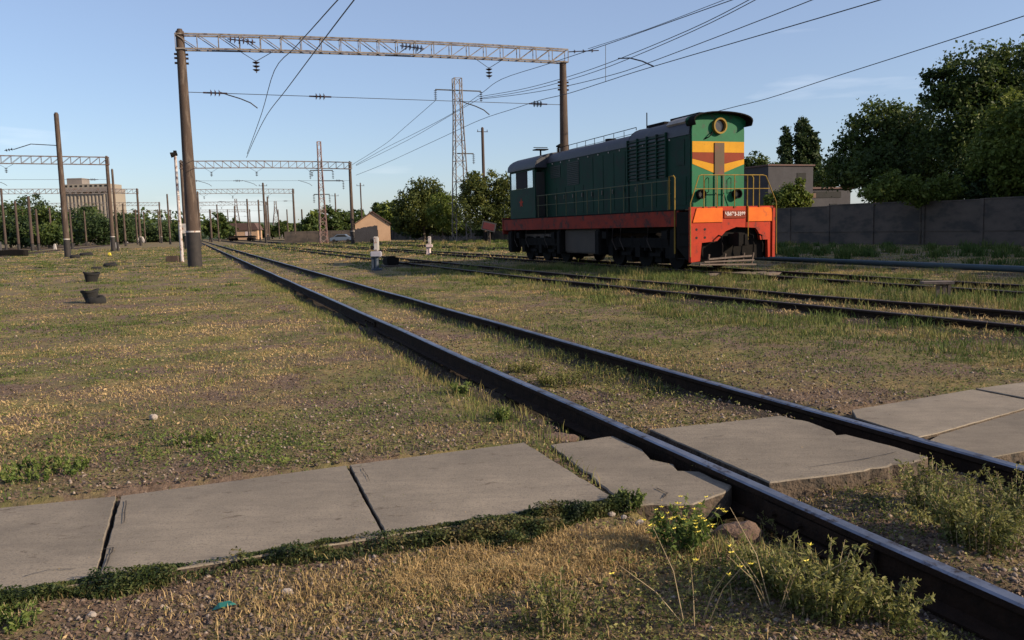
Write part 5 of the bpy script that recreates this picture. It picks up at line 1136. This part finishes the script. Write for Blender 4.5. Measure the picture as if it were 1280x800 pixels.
# dead leaf flecks, straw bits and crumbs of earth
NF = 330000; rf = 2.0 * np.exp(rng.random(NF) * math.log(28 / 2.0)); th = rng.uniform(-R(40), R(40), NF); X, Y = rf * np.sin(th), rf * np.cos(th)
_s0, _u0 = su(X, Y); rl_ = np.zeros(len(X), bool)
for f_ in RAILS[:2]: rl_ |= (_u0 - f_(_s0) > -.40) & (_u0 - f_(_s0) < .10)
k = ~in_slab(X, Y, .0) & ~rail_mask(X, Y, .05) & ~(rl_ & (rng.random(NF) < .8)); sparse = in_slab(X, Y, .0) & (rng.random(NF) < .004); k |= sparse & False; X, Y, rf = X[k], Y[k], rf[k]; n = len(X)
P = np.stack([X, Y, gz(X, Y) + .003 + .004 * rng.random(n)], -1); nd = rng.normal(size=(n, 3)) * .55 + np.array([0, 0, 1]); a = np.cross(nd, rng.normal(size=(n, 3))); a /= np.linalg.norm(a, axis=1, keepdims=True); b_ = np.cross(nd, a); b_ /= np.linalg.norm(b_, axis=1, keepdims=True)
sz = ((.002 + .007 * rng.random(n) ** 2) * (1 + .075 * rf))[:, None]; a = a * sz * 1.5; b_ = b_ * sz * rng.uniform(.25, .9, (n, 1)); co = np.stack([P - a, P + b_, P + a, P - b_], 1).reshape(-1, 3)
M['litter'] = leafmat('leaf_litter', [(.075, .050, .037), (.20, .135, .095), (.10, .125, .030), (.16, .18, .046), (.34, .235, .115), (.50, .36, .185)], .1, .9)
zf = fbm(X, Y, .45, 41, 4) * .55 + fbm(X, Y, 2.2, 44, 3) * .45; sf = fbm(X, Y, .6, 93, 5); w0 = rng.random(n)
pg = np.clip((zf - .475) * 7 + .22, 0, .85); ps = np.clip((sf - .47) * 9 + .35, .08, .97); _s, _u = su(X, Y); _b = walk_t(X, Y)[1]
st = np.clip(np.exp(-(np.clip(Y - _b - .15, -.3, 9) / .6) ** 2) * (_u < UA) * (.6 + .8 * vn(X, Y, 2.2, 77)), 0, 1); bt = ((_u > UA) & (_u < UB) & (Y < 7)) * .8; ft = ((_u < UA) & (Y < walk_t(X, Y)[0])) * np.clip(1.25 - 1.1 * np.exp(-(((X - .05) / .6) ** 2 + ((Y - 3.65 - .3 * X) / .28) ** 2)) - .6 * vn(X, Y, 3.0, 78), 0, 1); st = np.maximum(np.maximum(st, bt), ft); pg *= 1 - .85 * st; ps = np.maximum(ps, .85 * st)
tt = np.where(w0 < pg, .34 + .16 * rng.random(n), np.where(rng.random(n) < ps, .22 * rng.random(n), .60 + .40 * rng.random(n) ** 1.5))
lf = npmesh('leaf_litter', co, np.arange(n * 4).reshape(n, 4), M['litter'], tint=np.repeat(tt, 4)); tag(lf, 'dead leaf flecks and straw crumbs covering the bare soil', 'leaf litter', kind='stuff')
# gravel
NG = 60000; r2 = 2.0 * np.exp(rng.random(NG) * math.log(16 / 2.0)); th = rng.uniform(-R(40), R(40), NG); X, Y = r2 * np.sin(th), r2 * np.cos(th); s2, u2 = su(X, Y)
bare = np.where((u2 > UA - .4) & (u2 < UB + .4), .75, np.clip((fbm(X, Y, .75, 93, 5) - .50) * 6, .015, .8)); k = (rng.random(NG) < bare) & ~in_slab(X, Y, .01) & ~rail_mask(X, Y, .09)
X, Y, r2 = X[k], Y[k], r2[k]; n = len(X); Z = gz(X, Y); sz = (.004 + .010 * rng.random(n) ** 2.5) * (1 + r2 * .05)
oc = np.array([(1, 0, 0), (0, 1, 0), (-1, 0, 0), (0, -1, 0), (0, 0, .8), (0, 0, -.6)], float); fc = np.array([(0, 1, 4), (1, 2, 4), (2, 3, 4), (3, 0, 4), (1, 0, 5), (2, 1, 5), (3, 2, 5), (0, 3, 5)])
an = rng.uniform(0, 6.28, n); c_, s__ = np.cos(an), np.sin(an); v = oc[None] * (.6 + .8 * rng.random((n, 6, 1))) * sz[:, None, None]
vx = v[..., 0] * c_[:, None] - v[..., 1] * s__[:, None] + X[:, None]; vy = v[..., 0] * s__[:, None] + v[..., 1] * c_[:, None] + Y[:, None]; vz = v[..., 2] + Z[:, None] + sz[:, None] * .2
M['gravel'] = leafmat('gravel_stone', [(.075, .055, .044), (.14, .105, .082), (.20, .155, .125), (.32, .26, .21)], 0.0, .9)
gr = npmesh('gravel', np.stack([vx, vy, vz], -1).reshape(-1, 3), (fc[None] + np.arange(n)[:, None, None] * 6).reshape(-1, 3), M['gravel'], tint=np.repeat(rng.random(n) ** 1.6, 6)); tag(gr, 'small loose stones scattered on bare soil and between the rails', 'gravel', kind='stuff')
# individual weeds: stems with small leaves
def weed(p, h, rad, nst, label, seed, mt='weed', leaf=.014, per=42, flowers=0, cat='weed', name='weed_clump', grp='weed clumps beside the near track', stalk='straw', spread=.5):
    rg = np.random.default_rng(seed); t = thing(name, p, label, cat, grp); mb = MB(); LP = []; LD = []; tips = []
    for k in range(nst):
        a = rg.uniform(0, 6.28); rr = rad * math.sqrt(rg.random()) * .6; hh = h * rg.uniform(.55, 1.1); ln = spread * rg.uniform(.2, 1.1)
        b0 = Vector((rr * math.cos(a), rr * math.sin(a), -.01)); tip = b0 + Vector((math.cos(a) * ln * hh, math.sin(a) * ln * hh, hh)); mid = b0.lerp(tip, .5) + Vector((-math.cos(a), -math.sin(a), 0)) * hh * .06 + Vector((0, 0, hh * .04))
        pts = [b0, b0.lerp(mid, .5), mid, mid.lerp(tip, .5), tip]; mb.path(pts, [.0022, .002, .0017, .0013, .0008], n=4); tips.append(tip)
        for j in range(per):
            tt = rg.random() ** .8; q = (b0.lerp(mid, tt * 2) if tt < .5 else mid.lerp(tip, tt * 2 - 1)); LP.append(tuple(q + Vector(rg.normal(0, 1, 3)) * h * .045)); LD.append(tt)
    mb.build('stems', M[stalk], t)
    P = np.array(LP); n = len(P); nd = rg.normal(size=(n, 3)) + np.array([0, 0, .8]); a = np.cross(nd, rg.normal(size=(n, 3))); a /= np.linalg.norm(a, axis=1, keepdims=True); b_ = np.cross(nd, a); b_ /= np.linalg.norm(b_, axis=1, keepdims=True)
    sz = leaf * (.5 + rg.random((n, 1))); a *= sz; b_ *= sz * .35; co = np.stack([P - a, P + b_, P + a, P - b_], 1).reshape(-1, 3)
    npmesh('leaves', co, np.arange(n * 4).reshape(n, 4), M[mt], t, tint=np.repeat(np.clip(np.array(LD) * .6 + rg.random(n) * .4, 0, 1), 4))
    if flowers:
        for k in range(flowers):
            c = tips[k % len(tips)] + Vector(rg.normal(0, 1, 3)) * .018; fb = MB(); vs = [c + Vector((0, 0, .004))]; fs = []
            for j in range(8):
                aa = j * math.pi / 4 + k; rr_ = .013 if j % 2 == 0 else .005; vs.append(c + Vector((math.cos(aa) * rr_, math.sin(aa) * rr_, .006 if j % 2 == 0 else 0)))
            fs = [(0, j + 1, (j + 1) % 8 + 1) for j in range(8)]; fb.add(vs, fs); fb.build('flower', M['flower'], t)
    return t
weed(onz(852, 706), .23, .13, 26, 'leafy green weed with yellow flowers in front of the chipped slab', 1, 'weed_green', .017, 46, flowers=46, name='flowering_weed', grp='weed clumps beside the near track')
weed(onz(788, 645), .09, .10, 34, 'small bright green tuft at the corner where two slabs meet', 2, 'weed_green', .013, 30, name='weed_tuft')
weed(onz(1030, 790), .20, .26, 80, 'wide pale green weed clump on the mound left of the near rail', 3, 'weed', .013, 46)
weed(onz(1105, 800), .14, .18, 34, 'lower right part of the pale weeds, closest to the near rail at the bottom', 4, 'weed', .012, 40)
weed(onz(960, 760), .16, .18, 30, 'thin pale weeds left of the wide clump', 5, 'weed', .012, 34)
weed(onz(1225, 690), .25, .26, 75, 'tall olive weed clump between the rails at the right edge', 6, 'weed', .014, 46)
weed(onz(1165, 640), .24, .20, 40, 'olive weed clump at the front edge of the slab between the rails', 7, 'weed', .013, 40)
weed(onz(1270, 640), .24, .15, 30, 'olive weeds growing against the far rail at the right edge', 8, 'weed', .013, 38)
weed(onz(955, 650) + Vector((.1, .05, 0)), .14, .18, 22, 'reddish dry weeds beside the flat rock', 9, 'weed', .010, 20)
weed(onz(625, 532), .12, .10, 26, 'fresh green tuft beside the near rail behind the slabs', 10, 'weed_green', .016, 30, name='weed_tuft')
weed(onz(575, 493), .11, .11, 22, 'broad-leaved green plant in the shade of the near rail', 11, 'weed_green', .03, 10, name='weed_tuft')
weed(onz(700, 478), .15, .35, 50, 'low olive weeds between the rails before the crossing', 12, 'weed', .015, 30)
weed(onz(655, 462), .13, .30, 40, 'low olive weeds between the rails, further from the crossing', 13, 'weed', .015, 28)
weed(onz(240, 560), .07, .30, 50, 'flat green tuft on the bare soil behind the long slab', 14, 'weed_green', .014, 20, name='weed_tuft')
weed(onz(60, 600), .08, .45, 90, 'green grassy tuft behind the left slab near the left edge', 15, 'weed_green', .016, 22, name='weed_tuft')
weed(onz(970, 790), .36, .10, 7, 'long bare yellowish stalks leaning left at the bottom centre-right', 16, 'weed', .010, 5, flowers=6, name='dry_stalks', spread=1.0)
weed(onz(870, 800), .34, .10, 6, 'long bare stalks at the bottom edge below the yellow flowers', 17, 'weed', .010, 5, flowers=5, name='dry_stalks', spread=1.0)
weed(onz(700, 790), .14, .25, 34, 'greenish weeds at the bottom edge, centre', 18, 'weed', .012, 26)
weed(onz(20, 792), .08, .16, 30, 'green tuft in the bottom left corner', 19, 'weed_green', .012, 24, name='weed_tuft')
def scatter_leaves(name, cx, cy, sx, sy, n, hmax, ls, mt, label, cat, seed):
    rg = np.random.default_rng(seed); X = cx + rg.normal(0, sx, n); Y = cy + rg.normal(0, sy, n) + (X - cx) * -.4; k = ~in_slab(X, Y, .0) & ~rail_mask(X, Y, .08) & (vn(X, Y, 6, seed) > .38); X, Y = X[k], Y[k]; n = len(X)
    Z = gz(X, Y) + hmax * rg.random(n) ** 1.7 * np.clip(vn(X, Y, 5, seed + 2) * 1.5, .2, 1.2); P = np.stack([X, Y, Z], -1); nd = rg.normal(size=(n, 3)) + np.array([0, 0, .8]); a = np.cross(nd, rg.normal(size=(n, 3))); a /= np.linalg.norm(a, axis=1, keepdims=True); b_ = np.cross(nd, a); b_ /= np.linalg.norm(b_, axis=1, keepdims=True)
    sz = ls * (.5 + rg.random((n, 1))); a = a * sz; b_ = b_ * sz * .4; co = np.stack([P - a, P + b_, P + a, P - b_], 1).reshape(-1, 3)
    o = npmesh(name, co, np.arange(n * 4).reshape(n, 4), mt, tint=np.repeat(np.clip(.3 + .5 * rg.random(n) + 1.2 * (vn(X, Y, 9, seed + 5) - .5), 0, 1), 4)); tag(o, label, cat, kind='stuff')
scatter_leaves('low_weeds', 1.15, 3.15, .38, .30, 9000, .07, .010, M['weed'], 'tangle of low weeds on the mound left of the near rail', 'weeds', 201)
scatter_leaves('low_weeds', 2.35, 4.05, .30, .35, 9000, .09, .011, M['weed'], 'tangle of low olive weeds between the rails at the right edge', 'weeds', 202)
scatter_leaves('low_weeds', .1, 3.1, .8, .25, 7000, .04, .009, M['weed'], 'thin low weeds over dark soil at the bottom of the picture', 'weeds', 203)
scatter_leaves('low_weeds', 1.1, 8.5, .5, 1.3, 9000, .08, .014, M['weed'], 'low weeds between the rails beyond the crossing', 'weeds', 204)
scatter_leaves('low_weeds', -1.9, 5.7, 1.3, .35, 9000, .04, .012, M['weed_green'], 'loose green weeds behind the left slabs', 'weeds', 205)
def edge_leaves(n, hmax, ls, seed):
    rg = np.random.default_rng(seed); X, Y = edge_fn(n, rg); k = ~in_slab(X, Y, -.05) & ~rail_mask(X, Y, .08); X, Y = X[k], Y[k]; n = len(X); clump = vn(X, Y, 11, 211)
    Z = np.where(in_slab(X, Y, .0), .112, gz(X, Y)) + hmax * rg.random(n) * np.clip(clump * 1.6 - .2, .1, 1.2) * np.where(in_slab(X, Y, .0), .3, 1) + .004 + np.where(in_slab(X, Y, .0), 0, .03 * np.clip(clump * 1.5, .3, 1)); P = np.stack([X, Y, Z], -1); nd = rg.normal(size=(n, 3)) * .7 + np.array([0, 0, 1]); a = np.cross(nd, rg.normal(size=(n, 3))); a /= np.linalg.norm(a, axis=1, keepdims=True); b_ = np.cross(nd, a); b_ /= np.linalg.norm(b_, axis=1, keepdims=True)
    sz = ls * (.5 + rg.random((n, 1))); a = a * sz; b_ = b_ * sz * .5; co = np.stack([P - a, P + b_, P + a, P - b_], 1).reshape(-1, 3)
    tag(npmesh('creeping_plants', co, np.arange(n * 4).reshape(n, 4), M['creeper'], tint=np.repeat(np.clip(.15 + .45 * rg.random(n) + 1.1 * (vn(X, Y, 8, 215) - .45), 0, 1), 4)), 'small leaves of creeping plants spilling over the front edge of the slabs', 'ground cover', kind='stuff')
edge_leaves(26000, .055, .008, 401)
rgc = np.random.default_rng(333); CX, CY, CZ = [], [], []
for (lb, pp, zt), PL in zip(SLABS, slab_polys):
    lo_, hi_ = PL.min(0), PL.max(0); nn = 1500; X = rgc.uniform(max(lo_[0], -4), min(hi_[0], 6), nn); Y = rgc.uniform(lo_[1], hi_[1], nn); c = PL.mean(0)
    kk = in_slab(X, Y, -.012) & ((~in_slab(X, Y, -.07)) | (rgc.random(nn) < .10)); CX.append(X[kk]); CY.append(Y[kk]); CZ.append(np.full(kk.sum(), zt + .003))
X, Y, Z = map(np.concatenate, (CX, CY, CZ)); n = len(X); P = np.stack([X, Y, Z], -1); an = rgc.uniform(0, 6.28, n); sz = (.0015 + .005 * rgc.random(n) ** 3)[:, None]
a = np.stack([np.cos(an), np.sin(an), .25 * rgc.random(n)], -1) * sz; b_ = np.stack([-np.sin(an), np.cos(an), .2 * rgc.random(n)], -1) * sz * .7
crm = npmesh('soil_crumbs', np.stack([P - a, P + b_, P + a, P - b_], 1).reshape(-1, 3), np.arange(n * 4).reshape(n, 4), M['litter'], tint=np.repeat(rgc.random(n) ** 2, 4)); tag(crm, 'crumbs of soil and bits of straw lying on the slabs', 'crumbs', kind='stuff')
# taller grass tufts near the locomotive and the second track
def tufts(n, srange, urange, hmin, hmax, seed, label, tl=.05, th_=.55, per=60, w=.012):
    rg = np.random.default_rng(seed); cs_ = rg.uniform(*srange, n); cu_ = rg.uniform(*urange, n); S = np.repeat(cs_, per) + rg.normal(0, .16, n * per); U = np.repeat(cu_, per) + rg.normal(0, .16, n * per)
    X = DX * S + DY * U; Y = DY * S - DX * U; k = ~rail_mask(X, Y, .05) & ~in_slab(X, Y, .02); X, Y = X[k], Y[k]; H = np.repeat(rg.uniform(hmin, hmax, n), per)[k] * rg.uniform(.5, 1.1, k.sum()); T = np.clip(np.repeat(rg.uniform(tl, th_, n), per)[k] + rg.normal(0, .08, k.sum()), 0, 1)
    o = blades('tall_grass', X, Y, H, np.full(len(X), w), T, M['grass'], .7, seed); tag(o, label, 'grass', kind='stuff')
tufts(160, (14, 44), (24, 38), .2, .6, 80, 'rank grass tinted dark for shade between the pipeline and the wall', w=.04, tl=0, th_=.2)  # dark tint puts the shade on this ground into the grass colour
tufts(420, (4.5, 34), (-16, UA - .7), .03, .085, 91, 'small green tussocks scattered over the left field', tl=.0, th_=.45, per=70, w=.007)
tufts(260, (34, 75), (-22, UA - .7), .05, .12, 92, 'green tussocks scattered over the far left field', tl=.0, th_=.4, per=60, w=.022)
tufts(170, (7.5, 30), (UB + .5, 9.0), .03, .10, 93, 'small green tussocks between the crossing track and the overgrown track', tl=.0, th_=.5, per=70, w=.007)
tufts(190, (8, 32), (12.2, 14.6), .12, .34, 71, 'tall green grass tufts in front of the locomotive track')
tufts(90, (6, 34), (9.4, 12.3), .10, .24, 72, 'grass tufts between the rusty rails of the overgrown track')
tufts(120, (6, 34), (7.6, 9.3), .08, .20, 73, 'grass tufts on the near side of the overgrown track')
tufts(110, (5, 24), (15.1, 20), .10, .30, 74, 'grass tufts around the empty track right of the locomotive')
tufts(260, (2.6, 34), (UA - .75, UA - .35), .05, .15, 75, 'low tufts along the near rail', per=34, w=.006, tl=.1, th_=.6)
tufts(170, (7, 30), (UB - .40, UB - .12), .05, .14, 79, 'weeds on the inner side of the far rail of the crossing track', per=34, w=.006)
tufts(90, (7, 26), (UB + .2, UB + .5), .05, .12, 76, 'low tufts along the far rail of the crossing track', per=34, w=.006)
tufts(200, (20, 110), (-18, UA - 1), .06, .14, 77, 'sparse greener tufts on the left field', w=.03)
tufts(160, (40, 110), (19, 40), .15, .5, 78, 'rough grass before the long grey wall', w=.05)
print('objects', len(bpy.data.objects))
